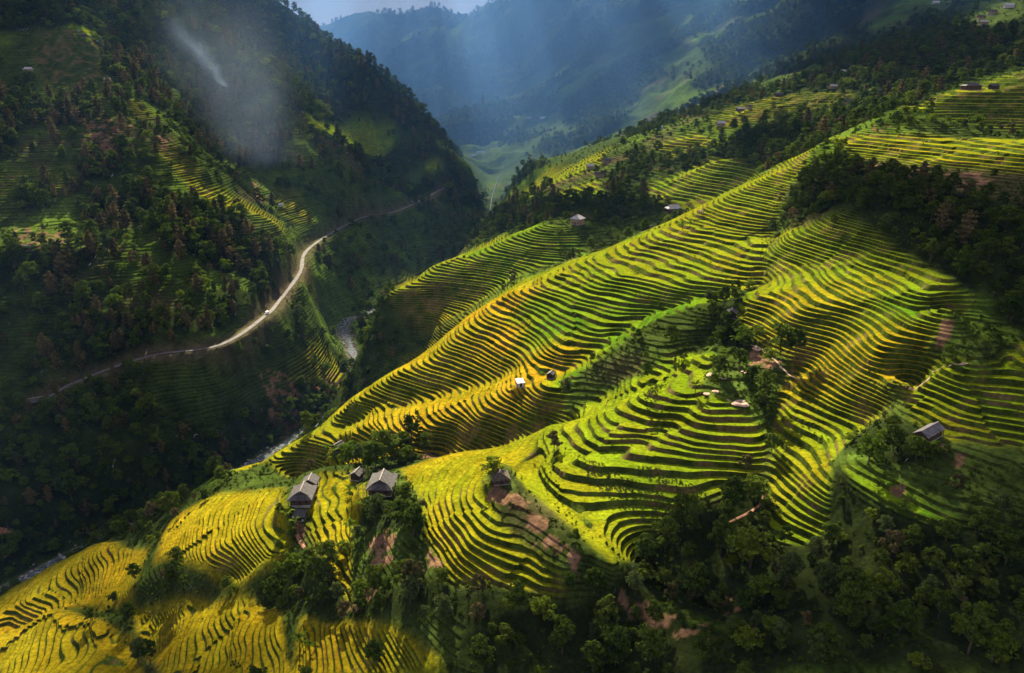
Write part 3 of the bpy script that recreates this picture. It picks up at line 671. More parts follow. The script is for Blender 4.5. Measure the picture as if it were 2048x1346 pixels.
# shared corners: same place and same side of a bank edge
n = len(TRI); P7 = TRI.reshape(-1, 7); isr = np.repeat(RIS, 3); zz_ = np.repeat(ZNT, 3)
kx = np.rint((P7[:, 0] + 8000) * 60).astype(np.int64); ky = np.rint(P7[:, 1] * 60).astype(np.int64)
key = ((kx << 22) + ky) * 16 + zz_ * 2 + isr
_, first, inv = np.unique(key, return_index=True, return_inverse=True)
VC = P7[first]; VR = isr[first] & (lookup(steps_amt, P7[first, 0], P7[first, 1]) > .03); VZ = zz_[first]; VK = np.repeat(KT, 3)[first]; VF = FT_.repeat(3)[first]; TI = inv.reshape(-1, 3)
print('cut', n, len(VC), round(time.time() - T0, 1))
vx_, vy_, vh_ = VC[:, 0], VC[:, 1], VC[:, 2]; rad = np.hypot(vx_, vy_)
vFM = lookup(fieldm, vx_, vy_)
s_, w_ = stage_bounds(None, VZ)
# corners on the lip or foot line belong to the step their triangle lies on
VFR = vh_ - VK; topz = from_u(VK + np.where(isr[first], np.clip((vh_ - VK - 1 + w_) / w_, 0, 1), 0), VZ); vh_ = from_u(vh_, VZ)
amt = lookup(steps_amt, vx_, vy_); VZZ = vh_ + (topz - vh_) * amt
VZZ = VZZ + (VC[:, 4] - 1.5 - VZZ) * (1 - sstep(5, 9, VC[:, 3])); VZZ = VZZ + (VC[:, 6] - .2 - VZZ) * (1 - sstep(3.6, 12, VC[:, 5]))
for (hx_, hy_, hz_, hr_) in PADS:
    m = (np.abs(vx_ - hx_) < 2 * hr_) & (np.abs(vy_ - hy_) < 2 * hr_); t_ = 1 - sstep(hr_, hr_ * 1.9, np.hypot(vx_[m] - hx_, vy_[m] - hy_)); VZZ[m] = VZZ[m] + (hz_ - VZZ[m]) * t_
WDv = lookup(wood, vx_, vy_); DTv = lookup(dirt, vx_, vy_); HUv = lookup(hue, vx_, vy_); LFv = lookup(LFT, vx_, vy_); FIv = field_id(vx_, vy_)
def hsh(k, s=1.0):
    v = np.sin(k * 12.9898 * s + 4.1) * 43758.5453; return v - np.floor(v)
# base colours of what covers the ground
ramp_x = [0, .15, .35, .6, .8, 1.0]
ramp = np.array(RAMP)
PLv = plot_id(vx_, vy_)[1]
hj = np.clip(HUv + .08 * (hsh(VK + np.floor(PLv * 50)) - .5) * 2 + .16 * (PLv - .5) + .12 * fbm(vx_ / 26, vy_ / 26, 2, 7.), 0, 1)
rice = np.stack([np.interp(hj, ramp_x, ramp[:, c]) for c in range(3)], -1) * (.88 + .24 * hsh(VK * 3 + np.floor(PLv * 50)))[:, None]
n1 = fbm(vx_ / 5, vy_ / 5, 2, 1.)[:, None]; n2 = fbm(vx_ / 40, vy_ / 40, 3, 6.)[:, None]
weeds = np.array([.055, .080, .010]) * (1 + .6 * n1); earth = np.array([.12, .078, .036]) * (1 + .3 * n1)
bank = weeds + (earth - weeds) * sstep(.05, .5, n1 + .5 * n2) * .75
fieldc = np.where(VR[:, None], bank, rice)
onlip = (~VR) & (VFR < .03) & (VZ != 2); infoot = (~VR) & (VFR > .68)      # grassy rim of each step, and the darker foot of the bank behind it
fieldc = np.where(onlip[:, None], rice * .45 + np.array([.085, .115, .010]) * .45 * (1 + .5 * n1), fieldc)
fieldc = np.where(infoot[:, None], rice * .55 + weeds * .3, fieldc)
scrub = np.array([.042, .066, .012]) * (1 + .45 * n1 + .5 * n2); grassy = np.array([.070, .120, .014]) * (1 + .3 * n1 + .4 * n2)
patch = sstep(-.1, .25, fbm(vx_ / 90, vy_ / 90, 3, 12.))[:, None]
other = scrub * (1 - patch) + grassy * patch
other = other + (np.array([.11, .075, .045]) - other) * (sstep(.15, .5, fbm(vx_ / 55, vy_ / 55, 3, 33.))[:, None] * .5)
other = np.where((VR & (rad < 1300))[:, None], other * np.array([.8, .7, .7]), other)
farfield = np.array([.055, .085, .022])
fp = np.maximum(sstep(.12, .4, fbm(vx_ / 170, vy_ / 170, 4, 21.)) * sstep(900, 1300, rad) * (1 - WDv), lookup(OPEN, vx_, vy_))[:, None]
other = other * (1 - fp) + farfield * fp * np.where(VR, .6, 1.0)[:, None]
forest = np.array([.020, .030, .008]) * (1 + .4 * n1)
col = other * (1 - vFM[:, None]) + fieldc * vFM[:, None]
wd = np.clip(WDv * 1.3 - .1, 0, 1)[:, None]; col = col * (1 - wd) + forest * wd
dd_ = (sstep(.38, .52, DTv + .75 * fbm(vx_ / 3.2, vy_ / 3.2, 3, 15.) * (DTv > .03)) * .92)[:, None]; col = col * (1 - dd_) + np.array([.19, .11, .065]) * (1 + .5 * n1) * dd_
cut_ = ((1 - sstep(5, 12, VC[:, 5])) * .65)[:, None]; col = col * (1 - cut_) + np.array([.095, .07, .045]) * (1 + .4 * n1) * cut_
rb = ((1 - sstep(3, 7, VC[:, 3])) * (1 - sstep(850, 1050, rad)))[:, None]; col = col * (1 - rb) + np.array([.20, .18, .15]) * (1 + .4 * n1) * rb
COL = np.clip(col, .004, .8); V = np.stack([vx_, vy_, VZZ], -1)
ct = TRI[:, :, :2].mean(1); rt = np.hypot(ct[:, 0], ct[:, 1]); LFc = lookup(LFT, ct[:, 0], ct[:, 1]) > .5
FIt = field_id(ct[:, 0], ct[:, 1]).astype(np.int64); FMt = lookup(fieldm, ct[:, 0], ct[:, 1])
region = np.where(rt > 1150, 2, np.where(LFc & (rt > 250), 1, 0))
e1 = TRI[:, 1, :2] - TRI[:, 0, :2]; e2 = TRI[:, 2, :2] - TRI[:, 0, :2]; area = np.abs(e1[:, 0] * e2[:, 1] - e1[:, 1] * e2[:, 0]) / 2 / rt**2
tread = (FIt > 0) & ~RIS & (rt < 1100) & (FMt > .55)
key = FIt * 20000 + (KT.astype(np.int64) + 4000) * 1; key[~tread] = 0
ks, kinv = np.unique(key, return_inverse=True); share = np.bincount(kinv, area); share[0] = 0
take = ks[np.argsort(-share)[:290]]; sel = np.isin(key, take)
print('colours', round(time.time() - T0, 1))
def region_mesh(name, rid, label):
    o = grid_mesh(name, V, TI[(region == rid) & ~sel], COL, M['ground']); o['kind'] = 'structure'; o['label'] = label; return o
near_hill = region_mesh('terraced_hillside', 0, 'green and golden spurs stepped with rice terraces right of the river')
left_mtn = region_mesh('mountainside', 1, 'dark wooded mountainside across the river, cut by a pale road')
far_mtn = region_mesh('far_mountains', 2, 'hazy blue mountains closing the far end of the valley')
kf = key[sel]; qf = TI[sel]; rf = region[sel]; o_ = np.argsort(kf, kind='stable'); kf = kf[o_]; qf = qf[o_]; rf = rf[o_]; b_ = np.flatnonzero(np.diff(kf)) + 1
for qs, rs_ in zip(np.split(qf, b_), np.split(rf, b_)):
    o = grid_mesh('paddy_step', V, qs, COL, M['ground']); o.parent = left_mtn if np.median(rs_) == 1 else near_hill
print('ground', round(time.time() - T0, 1), len(b_) + 1)
del TRI, P7, key
lgRR = np.log(RR)
LAT = np.stack([Hn, DRIV, ZRIV, DROAD, ZROAD], -1)
def lat(x, y):
    i = np.interp(np.log(np.hypot(x, y) + 1e-9), lgRR, np.arange(nR)); j = np.clip((np.arctan2(x, y) - TH[0]) / (TH[1] - TH[0]), 0, nT - 1.001)
    i0 = np.clip(i.astype(int), 0, nR - 2); j0 = j.astype(int); fi = (i - i0)[..., None]; fj = (j - j0)[..., None]
    return (LAT[i0, j0] * (1 - fi) + LAT[i0+1, j0] * fi) * (1 - fj) + (LAT[i0, j0+1] * (1 - fi) + LAT[i0+1, j0+1] * fi) * fj
def ground_zs(x, y):
    x = np.asarray(x, float); y = np.asarray(y, float); a = lat(x, y)
    return built_z(x, y, a[..., 0], lookup(fieldm, x, y), zone_of(x, y, lookup(LFT, x, y)), a[..., 1], a[..., 2], a[..., 3], a[..., 4])
def ground_z(x, y): return float(ground_zs(np.array([x]), np.array([y]))[0])
def hit(px, py, tmin=110, tmax=5500):
    """where the sight line through a surveyed position meets the finished ground"""
    r, yy, dz = ray(px, py); t = np.exp(np.linspace(math.log(tmin), math.log(tmax), 3000))
    h = ground_zs(r * t, yy * t); b = dz * t < h; k = int(np.argmax(b)) if b.any() else len(t) - 1
    return Vector((r * t[k], yy * t[k], h[k]))
# road and river ribbons laid on their shelves
def ribbon(name, line, width, material, lift, kind='structure', jitter=0, parent=None, follow=False):
    vs_, fs = [], []
    L = [Vector(p) for p in line]
    dense = []
    for a, b in zip(L[:-1], L[1:]):
        n = max(1, int((b - a).length / (1.3 if follow else 4)))
        for i in range(n): dense.append(a.lerp(b, i / n))
    dense.append(L[-1])
    for i, p in enumerate(dense):
        d = (dense[min(i + 1, len(dense) - 1)] - dense[max(i - 1, 0)]); d.z = 0; d.normalize(); s = Vector((d.y, -d.x, 0))
        w_ = width * (.28 if (name == 'river' and p.y > 1000) else 1) * (1 + jitter * float(vnoise(np.array([i * .35]), np.array([width]))[0]))
        for u in (-1, -.5, 0, .5, 1):
            q = p + s * w_ * .5 * u
            z = (ground_z(q.x, q.y) if follow else p.z) + lift + (0 if abs(u) == 1 else .06 * (1 - abs(u)))
            vs_.append((q.x, q.y, z))
    for i in range(len(dense) - 1):
        for k in range(4): a = i * 5 + k; fs.append((a, a + 1, a + 6, a + 5))
    me = bpy.data.meshes.new(name); me.from_pydata(vs_, [], fs); me.materials.append(material)
    o = bpy.data.objects.new(name, me); C.objects.link(o); o['kind'] = kind; return o, dense
road, ROAD_D = ribbon('road', [p for p in ROAD], 3.5, M['road'], .15, jitter=.18); road['label'] = 'pale unpaved road winding along the mountainside above the river'
river, RIV_D = ribbon('river', RIVER, 6, M['water'], -.7, jitter=.45); river['label'] = 'shallow river running between boulders at the valley floor'
def path(pts, width, m, label, lift=.1):
    line = [tuple(hit(*p)) for p in pts]; o, _ = ribbon('path', line, width, m, lift, follow=True, jitter=.3); o['label'] = label; return o
# ---------------------------------------------------------------- haze, and unseen clouds added for shade
def box_mesh(name, lo, hi):
    x0, y0, z0 = lo; x1, y1, z1 = hi
    v = [(x0,y0,z0),(x1,y0,z0),(x1,y1,z0),(x0,y1,z0),(x0,y0,z1),(x1,y0,z1),(x1,y1,z1),(x0,y1,z1)]
    me = bpy.data.meshes.new(name); me.from_pydata(v, [], [(3,2,1,0),(4,5,6,7),(0,1,5,4),(1,2,6,5),(2,3,7,6),(3,0,4,7)])
    o = bpy.data.objects.new(name, me); C.objects.link(o); return o
haze = box_mesh('haze', (-5200, -60, -420), (5200, 6900, 900)); haze['kind'] = 'stuff'; haze['label'] = 'blue haze filling the valley'
hm = bpy.data.materials.new('air'); hm.use_nodes = True; nt = hm.node_tree; nt.nodes.remove(nt.nodes['Principled BSDF'])
pv = N(nt, 'ShaderNodeVolumePrincipled'); pv.inputs['Color'].default_value = (.20, .46, 1.0, 1); pv.inputs['Density'].default_value = HAZE; pv.inputs['Anisotropy'].default_value = .0
nt.links.new(pv.outputs[0], nt.nodes['Material Output'].inputs['Volume']); haze.data.materials.append(hm)
# the smoky air that fills the far valley behind the last nose of the left mountain
def valley_smoke():
    ring = [(-1900, 1500), (-900, 1290), (-300, 1230), (150, 1210), (700, 1190), (1500, 1250), (2900, 1700), (4300, 3600), (4300, 6100), (0, 6500), (-4300, 6100), (-4300, 3600), (-2900, 2300)]
    pts = smooth_line([(a, b, 0) for a, b in ring + ring[:1]], 5)[:-1]; n = len(pts); vs_, fs = [], []
    for lv, z in enumerate((-380, 760)):
        for i, p in enumerate(pts):
            q = 1 if lv == 0 else .97; vs_.append((p[0] * q, 3600 + (p[1] - 3600) * q, z + (25 * math.sin(i * 1.3) if lv else 0)))
    fs = [(i, (i + 1) % n, (i + 1) % n + n, i + n) for i in range(n)]; c0 = len(vs_); vs_ += [(0, 3600, -380), (0, 3600, 800)]
    fs += [(c0, (i + 1) % n, i) for i in range(n)] + [(c0 + 1, i + n, (i + 1) % n + n) for i in range(n)]
    me = bpy.data.meshes.new('valley_smoke'); me.from_pydata(vs_, [], fs); o = bpy.data.objects.new('valley_smoke', me); C.objects.link(o); o['kind'] = 'stuff'; o['label'] = 'blue smoky air filling the far valley'
    m = bpy.data.materials.new('smoky_air'); m.use_nodes = True; nt = m.node_tree; nt.nodes.remove(nt.nodes['Principled BSDF'])
    pv = N(nt, 'ShaderNodeVolumePrincipled'); pv.inputs['Color'].default_value = (.17, .42, 1.0, 1); pv.inputs['Density'].default_value = SMOKE; pv.inputs['Anisotropy'].default_value = 0
    nt.links.new(pv.outputs[0], nt.nodes['Material Output'].inputs['Volume']); me.materials.append(m)
valley_smoke()
# wood smoke drifting off the upper left slope; thins out to nothing before the edge of its volume
def smoke(base, top, r0, r1, dens, thr, scale, label):
    A, B = Vector(base), Vector(top); Ln = (B - A).length; h = r1 * 1.05
    o = box_mesh('smoke', (-h, -h, 0), (h, h, Ln)); o.location = A; o.rotation_euler = (B - A).to_track_quat('Z', 'Y').to_euler(); o['kind'] = 'stuff'; o['label'] = label
    m = bpy.data.materials.new('smoke'); m.use_nodes = True; nt = m.node_tree; nt.nodes.remove(nt.nodes['Principled BSDF']); l = nt.links.new
    pv = N(nt, 'ShaderNodeVolumePrincipled'); pv.inputs['Color'].default_value = (.48, .68, 1.0, 1); pv.inputs['Anisotropy'].default_value = .0
    tc = N(nt, 'ShaderNodeTexCoord'); nz = N(nt, 'ShaderNodeTexNoise'); nz.inputs['Scale'].default_value = scale; nz.inputs['Detail'].default_value = 3
    mp = N(nt, 'ShaderNodeMapping'); mp.inputs['Scale'].default_value = (1, 1, .45); l(tc.outputs['Object'], mp.inputs[0]); l(mp.outputs[0], nz.inputs[0])
    n2 = N(nt, 'ShaderNodeTexNoise'); n2.inputs['Scale'].default_value = scale * .5; l(tc.outputs['Object'], n2.inputs[0])
    ds = N(nt, 'ShaderNodeVectorMath', operation='MULTIPLY_ADD'); ds.inputs[1].default_value = (r1 * .9, r1 * .9, 0); 
    sb = N(nt, 'ShaderNodeVectorMath', operation='SUBTRACT'); sb.inputs[1].default_value = (.5, .5, .5); l(n2.outputs['Color'], sb.inputs[0]); l(sb.outputs[0], ds.inputs[0]); l(tc.outputs['Object'], ds.inputs[2])
    sp = N(nt, 'ShaderNodeSeparateXYZ'); l(ds.outputs[0], sp.inputs[0]); so = N(nt, 'ShaderNodeSeparateXYZ'); l(tc.outputs['Object'], so.inputs[0])
    def mth(op, a, b=None):
        n = N(nt, 'ShaderNodeMath', operation=op)
        for i_, v in enumerate((a, b)):
            if v is None: continue
            if isinstance(v, (int, float)): n.inputs[i_].default_value = v
            else: l(v, n.inputs[i_])
        return n.outputs[0]
    rr = mth('SQRT', mth('ADD', mth('MULTIPLY', sp.outputs[0], sp.outputs[0]), mth('MULTIPLY', sp.outputs[1], sp.outputs[1])))
    r_at = mth('ADD', mth('MULTIPLY', so.outputs[2], (r1 - r0) / Ln * .62), r0)
    f = mth('MAXIMUM', mth('SUBTRACT', 1.0, mth('DIVIDE', rr, r_at)), 0.0); f = mth('MULTIPLY', f, f)
    # and to the sides of the box and at both ends
    rb = mth('SQRT', mth('ADD', mth('MULTIPLY', so.outputs[0], so.outputs[0]), mth('MULTIPLY', so.outputs[1], so.outputs[1])))
    e = N(nt, 'ShaderNodeMapRange'); e.interpolation_type = 'SMOOTHSTEP'; e.inputs[1].default_value = r1; e.inputs[2].default_value = r1 * .6; l(rb, e.inputs[0])
    t0 = N(nt, 'ShaderNodeMapRange'); t0.interpolation_type = 'SMOOTHSTEP'; t0.inputs[1].default_value = 0; t0.inputs[2].default_value = Ln * .06; l(so.outputs[2], t0.inputs[0])
    t1 = N(nt, 'ShaderNodeMapRange'); t1.interpolation_type = 'SMOOTHSTEP'; t1.inputs[1].default_value = Ln; t1.inputs[2].default_value = Ln * .45; l(so.outputs[2], t1.inputs[0])
    g = N(nt, 'ShaderNodeMapRange'); g.inputs[1].default_value = thr; g.inputs[2].default_value = .72; g.inputs[3].default_value = 0; g.inputs[4].default_value = dens; l(nz.outputs[0], g.inputs[0])
    thin = mth('DIVIDE', r0 + (r1 - r0) * .15, r_at)
    d = mth('MULTIPLY', mth('MULTIPLY', mth('MULTIPLY', f, g.outputs[0]), mth('MULTIPLY', e.outputs[0], mth('MULTIPLY', t0.outputs[0], t1.outputs[0]))), thin)
    l(d, pv.inputs['Density']); l(pv.outputs[0], nt.nodes['Material Output'].inputs['Volume']); o.data.materials.append(m)
smoke(PT(458, 172, 1000), PT(330, 20, 1010), 7, 46, .09, .36, .035, 'thin white smoke plume rising and drifting left over the wooded slope')
smoke(PT(560, 330, 930), PT(380, -60, 990), 70, 170, .0075, .25, .012, 'wide faint veil of smoke lying across the upper left slopes')
CLOUD_H = 1350.0
LIT = [  # ground meant to be sunlit: gaps cut in the unseen shade clouds
 [(440,985),(620,845),(760,700),(735,600),(850,525),(1090,440),(1165,450),(1130,520),(1270,462),(1400,405),(1640,272),(1740,258),(1990,262),(1990,335),(1740,330),(1640,330),(1580,400),(1565,455),(1700,480),(1850,560),(1950,620),(1930,720),(1940,780),(1930,850),(1860,840),(1800,830),(1730,870),(1680,930),(1650,1015),(1530,1020),(1480,1060),(1300,1110),(1150,1185),(1000,1195),(850,1170),(700,1195),(560,1140),(480,1160),(430,1120),(330,1120),(250,1110),(120,1160),(50,1205),(90,1230),(170,1260),(150,1310),(60,1330),(-20,1280),(-60,1240),(230,1078),(330,1035)],
 [(1650,900),(1820,925),(1960,1030),(1930,1075),(1780,1090),(1680,1100),(1600,1110)],
 [(720,1150),(1120,1200),(1080,1270),(800,1260),(560,1200)],
 [(240,185),(300,215),(380,330),(470,390),(600,450),(640,560),(700,700),(700,765),(600,785),(520,660),(560,560),(450,540),(340,480),(330,400),(290,300)],
 [(90,60),(205,55),(205,185),(110,195)],
 [(560,300),(640,330),(630,440),(560,400)],
 [(590,225),(800,225),(815,285),(760,300),(720,270)],
 [(815,315),(880,310),(910,350),(860,360)],
 [(560,60),(660,90),(800,190),(900,300),(960,380),(860,340),(760,300),(690,200),(600,200)],
 [(200,120),(330,120),(480,170),(590,260),(560,330),(420,240),(300,220)],
 [(60,430),(300,380),(420,440),(470,560),(440,640),(300,560),(160,560)],
 [(500,760),(640,700),(700,770),(600,860),(540,840)],
 [(970,430),(1000,330),(1100,300),(1300,250),(1460,270),(1450,340),(1400,390),(1300,395),(1130,400),(1060,440)],
 [(1400,260),(1480,200),(1740,175),(1760,225),(1560,240)],
 [(1780,232),(1870,185),(2100,110),(2100,235)],
 [(-60,230),(240,190),(560,290),(660,450),(640,600),(450,690),(250,710),(60,770),(-60,700)],
 [(-60,520),(60,500),(80,680),(0,720),(-60,700)],
 [(380,880),(480,850),(620,850),(560,920),(440,970),(390,960)],
]
def shade_cloud_mesh(name, x0, x1, y0, y1, step, hole=None, label=''):  # out-of-view cloud sheet, shaped by where sun and shade should fall
    nx = int((x1 - x0) / step) + 1; ny = int((y1 - y0) / step) + 1
    gx, gy = np.meshgrid(np.linspace(x0, x1, nx), np.linspace(y0, y1, ny), indexing='ij')
    px_, py_ = gx.copy(), gy.copy(); zg = np.full(gx.shape, -120.0)
    for _ in range(4):
        px_ = gx - (CLOUD_H - zg) * SUN_DIR.x / SUN_DIR.z; py_ = gy - (CLOUD_H - zg) * SUN_DIR.y / SUN_DIR.z
        zg = np.where(py_ > 60, lookup(cH, px_, np.maximum(py_, 60)), zg)
    wx = px_ + 7 * fbm(px_ / 30, py_ / 30, 3, 31.); wy = py_ + 7 * fbm(px_ / 30, py_ / 30, 3, 47.)
    lit = np.zeros(gx.shape)
    for pg in LITW: lit[inside(wx, wy, pg)] = 1
    rr = np.hypot(px_, py_)
    farl = (fbm(px_ / 170, py_ / 170, 4, 53.) + .12 * sstep(1500, 2600, rr) > .26) & (rr > 1150)
    lit = np.maximum(lit, farl)
    side = (np.abs(np.arctan2(px_, np.maximum(py_, 1))) > .72) | (py_ < 60)
    lit = np.where(side & (fbm(px_ / 200, py_ / 200, 3, 60.) > .1), 1, lit)
    cov = 1 - lit
    if hole is not None: cov[(gx > hole[0]) & (gx < hole[1]) & (gy > hole[2]) & (gy < hole[3])] = 0
    k = max(1, int(60 / step)); soft = blur(blur(cov, k), k)
    th = np.where(cov > .5, np.clip(soft - .15, 0.02, 1), 0) * 26
    puff = 1 + .8 * fbm(gx / 90, gy / 90, 4, 71.)
    top = CLOUD_H + th * puff; bot = CLOUD_H - th * .3 * (1 + .6 * fbm(gx / 70, gy / 70, 3, 81.)) - .5
    n = nx * ny; ix = np.arange(n).reshape(nx, ny)
    q = np.stack([ix[:-1, :-1], ix[1:, :-1], ix[1:, 1:], ix[:-1, 1:]], -1); c = cov > .5
    full = c[:-1, :-1] & c[1:, :-1] & c[1:, 1:] & c[:-1, 1:]
    qt = q[full]; qb = q[full][:, ::-1] + n
    Vc = np.concatenate([np.stack([gx, gy, top], -1).reshape(-1, 3), np.stack([gx, gy, bot], -1).reshape(-1, 3)])
    o = grid_mesh(name, Vc, np.concatenate([qt, qb]), None, M['cloud']); o['kind'] = 'structure'; o['label'] = label; return o
m = bpy.data.materials.new('shade_cloud_skin'); m.use_nodes = True; nt = m.node_tree; nt.nodes.remove(nt.nodes['Principled BSDF'])
d = N(nt, 'ShaderNodeBsdfDiffuse'); t = N(nt, 'ShaderNodeBsdfTransparent'); mx = N(nt, 'ShaderNodeMixShader'); mx.inputs[0].default_value = CLOUD_TR
d.inputs[0].default_value = (.85, .85, .88, 1)
nt.links.new(d.outputs[0], mx.inputs[1]); nt.links.new(t.outputs[0], mx.inputs[2]); nt.links.new(mx.outputs[0], nt.nodes['Material Output'].inputs[0]); M['cloud'] = m
LITW = [world_poly(p) for p in LIT]
NEAR = (-1900, -100, 1850, 3700)
shade_cloud_mesh('shade_cloud', *NEAR, 9, None, 'unseen cloud sheet added to shade the near valley, gaps shaped for patches of sun')
shade_cloud_mesh('shade_cloud', -4200, 2400, 1300, 8200, 45, (NEAR[0] + 40, NEAR[1] - 40, NEAR[2] + 40, NEAR[3] - 40), 'unseen cloud sheet added to shade the far mountains')
print('clouds', round(time.time() - T0, 1))
# ---------------------------------------------------------------- plants
def quads_mesh(name, cen, nrm, size, mats_, rs, aspect=1.0, idxs=None):
    """many small leaf-sized faces at given places and facings"""
    n = len(cen); nrm = nrm / (np.linalg.norm(nrm, axis=1, keepdims=True) + 1e-9)
    a = np.cross(nrm, rs.normal(size=(n, 3))); a /= (np.linalg.norm(a, axis=1, keepdims=True) + 1e-9); b = np.cross(nrm, a)
    s = (size * rs.uniform(.65, 1.3, n))[:, None]
    v = np.stack([cen - a * s, cen - b * s * aspect + nrm * s * .12, cen + a * s, cen + b * s * aspect], 1).reshape(-1, 3).astype(np.float32)
    me = bpy.data.meshes.new(name); me.vertices.add(4 * n); me.vertices.foreach_set('co', v.ravel())
    me.loops.add(4 * n); me.loops.foreach_set('vertex_index', np.arange(4 * n, dtype=np.int32))
    me.polygons.add(n); me.polygons.foreach_set('loop_start', np.arange(0, 4 * n, 4, dtype=np.int32)); me.polygons.foreach_set('loop_total', np.full(n, 4, np.int32))
    me.update(calc_edges=True)
    for m_ in mats_: me.materials.append(m_)
    return me
def crown_mesh(seed, h, rad, base, lobes, per, leaf, m_, squash=.75):
    rs = np.random.RandomState(seed); cen = []; nr = []
    for i in range(lobes):
        f = rs.rand(); ang = rs.rand() * 6.28; zz = base + (h - base) * (.12 + .76 * f)
        prof = math.sin(math.pi * min(max((.15 + .78 * f), 0), 1)) ** .7
        rr = rad * prof * (.2 + .75 * rs.rand()); c = np.array([rr * math.cos(ang), rr * math.sin(ang), zz]); lr = rad * (.17 + .22 * rs.rand())
        d = rs.normal(size=(per, 3)); d /= np.linalg.norm(d, axis=1, keepdims=True); d[:, 2] = np.abs(d[:, 2]) * 1.0 - .25 * rs.rand(per)
        p = c + d * lr * rs.uniform(.72, 1.08, (per, 1)) * np.array([1, 1, squash])
        cen.append(p); nr.append(d + rs.normal(size=(per, 3)) * .35 + np.array([0, 0, .25]))
    cen = np.concatenate(cen); nr = np.concatenate(nr)
    return quads_mesh('crown', cen, nr, leaf, [m_], rs)
def conifer_mesh(seed, h, rad, m_, n=900):
    rs = np.random.RandomState(seed); f = rs.rand(n) ** .8; z = h * (.14 + .86 * f)
    tiers = .75 + .35 * np.sin(z * 3.1 + rs.rand() * 6)
    lean = 1 + .35 * np.sin(np.arange(n) * 0)
    ang = rs.rand(n) * 6.28; lump = 1 + .35 * np.sin(ang * 3 + z * .9 + seed)
    r = rad * np.sin(np.pi * np.clip(.16 + .82 * f, 0, 1)) ** .8 * tiers * lump * rs.uniform(.45, 1.0, n) + .12
    cen = np.stack([r * np.cos(ang), r * np.sin(ang), z], -1); nr = np.stack([np.cos(ang), np.sin(ang), .55 + 0 * z], -1) + rs.normal(size=(n, 3)) * .35
    return quads_mesh('crown', cen, nr, .42, [m_], rs)
def tube_mesh(name, paths, mats_, sides=6):
    vs_, fs = [], []
    for pts in paths:
        b0 = len(vs_)
        for i, (p, r) in enumerate(pts):
            d = (Vector(pts[min(i + 1, len(pts) - 1)][0]) - Vector(pts[max(i - 1, 0)][0])).normalized(); q = d.to_track_quat('Z', 'Y')
            for k in range(sides):
                a = 6.2832 * k / sides; vs_.append(tuple(Vector(p) + q @ Vector((r * math.cos(a), r * math.sin(a), 0))))
        for i in range(len(pts) - 1):
            for k in range(sides):
                k2 = (k + 1) % sides; fs.append((b0 + i * sides + k, b0 + i * sides + k2, b0 + (i + 1) * sides + k2, b0 + (i + 1) * sides + k))
    me = bpy.data.meshes.new(name); me.from_pydata(vs_, [], fs)
    for m_ in mats_: me.materials.append(m_)
    return me
def trunk_mesh(seed, h, base, rad, r0=.22):
    rs = random.Random(seed); top = base + (h - base) * .6
    pts = [((0, 0, -.8), r0 * 1.35), ((rs.uniform(-.1, .1), rs.uniform(-.1, .1), base * .5), r0), ((rs.uniform(-.3, .3), rs.uniform(-.3, .3), base), r0 * .8), ((rs.uniform(-.5, .5), rs.uniform(-.5, .5), top), r0 * .25)]
    paths = [pts]
    for i in range(5):
        a = i * 1.256 + rs.random(); z0 = base * .8 + (top - base) * rs.random() * .6; e = rad * .6
        paths.append([((0, 0, z0), r0 * .5), ((e * .5 * math.cos(a), e * .5 * math.sin(a), z0 + 1.2), r0 * .3), ((e * math.cos(a), e * math.sin(a), z0 + 2.6), r0 * .1)])
    return tube_mesh('trunk', paths, [M['bark']])
def banana_mesh(seed, h=3.6):
    rs = random.Random(seed); vs_, fs = [], []
    for i in range(10):
        a = i * 2.4 + rs.random() * .5; L = h * rs.uniform(.62, .95); el = rs.uniform(.5, 1.25); w_ = rs.uniform(.30, .42); p = Vector((0, 0, h * .55)); b0 = len(vs_)
        for k in range(7):
            f = k / 6; e = el - 1.7 * f * f; d = Vector((math.cos(a) * math.cos(e), math.sin(a) * math.cos(e), math.sin(e)))
            if k: p = p + d * L / 6
            s = Vector((-math.sin(a), math.cos(a), 0)); ww = w_ * math.sin(math.pi * min(1, .12 + .86 * f)) ** .6
            vs_ += [tuple(p - s * ww - Vector((0, 0, ww * .25))), tuple(p), tuple(p + s * ww - Vector((0, 0, ww * .25)))]
        for k in range(6):
            q = b0 + 3 * k; fs += [(q, q + 1, q + 4, q + 3), (q + 1, q + 2, q + 5, q + 4)]
    me = bpy.data.meshes.new('leaves'); me.from_pydata(vs_, [], fs); me.materials.append(M['leaf_bright']); return me
BROAD = []
for i, (h, rad, base, lb, m_) in enumerate([(10, 3.9, 2.2, 36, 'leaf'), (12, 4.4, 3.0, 40, 'leaf'), (8, 3.4, 1.6, 28, 'leaf'), (11, 3.6, 2.6, 34, 'leaf_grey'), (9, 4.2, 2.0, 30, 'leaf_bright'), (13, 3.6, 3.6, 38, 'leaf'), (9, 3.0, 2.4, 24, 'leaf_brown')]):
    BROAD.append((h, crown_mesh(100 + i, h, rad, base, lb, 36, .33, M[m_]), trunk_mesh(i, h, base, rad)))
CONI = []
for i, (h, rad, m_) in enumerate([(12, 2.9, 'leaf_brown'), (14, 3.2, 'leaf_brown'), (11, 3.0, 'leaf'), (10, 2.6, 'leaf_brown')]):
    CONI.append((h, conifer_mesh(200 + i, h, rad, M[m_]), tube_mesh('trunk', [[((0, 0, -.8), .22), ((0, 0, h * .5), .14), ((0, 0, h * .95), .03)]], [M['bark']])))
SHRUB = [crown_mesh(300 + i, h, rad, .0, 7, 26, .20, M[m_], .8) for i, (h, rad, m_) in enumerate([(1.6, 1.1, 'leaf'), (1.3, 1.2, 'leaf_bright'), (2.2, 1.3, 'leaf'), (1.2, .9, 'leaf_bright')])]
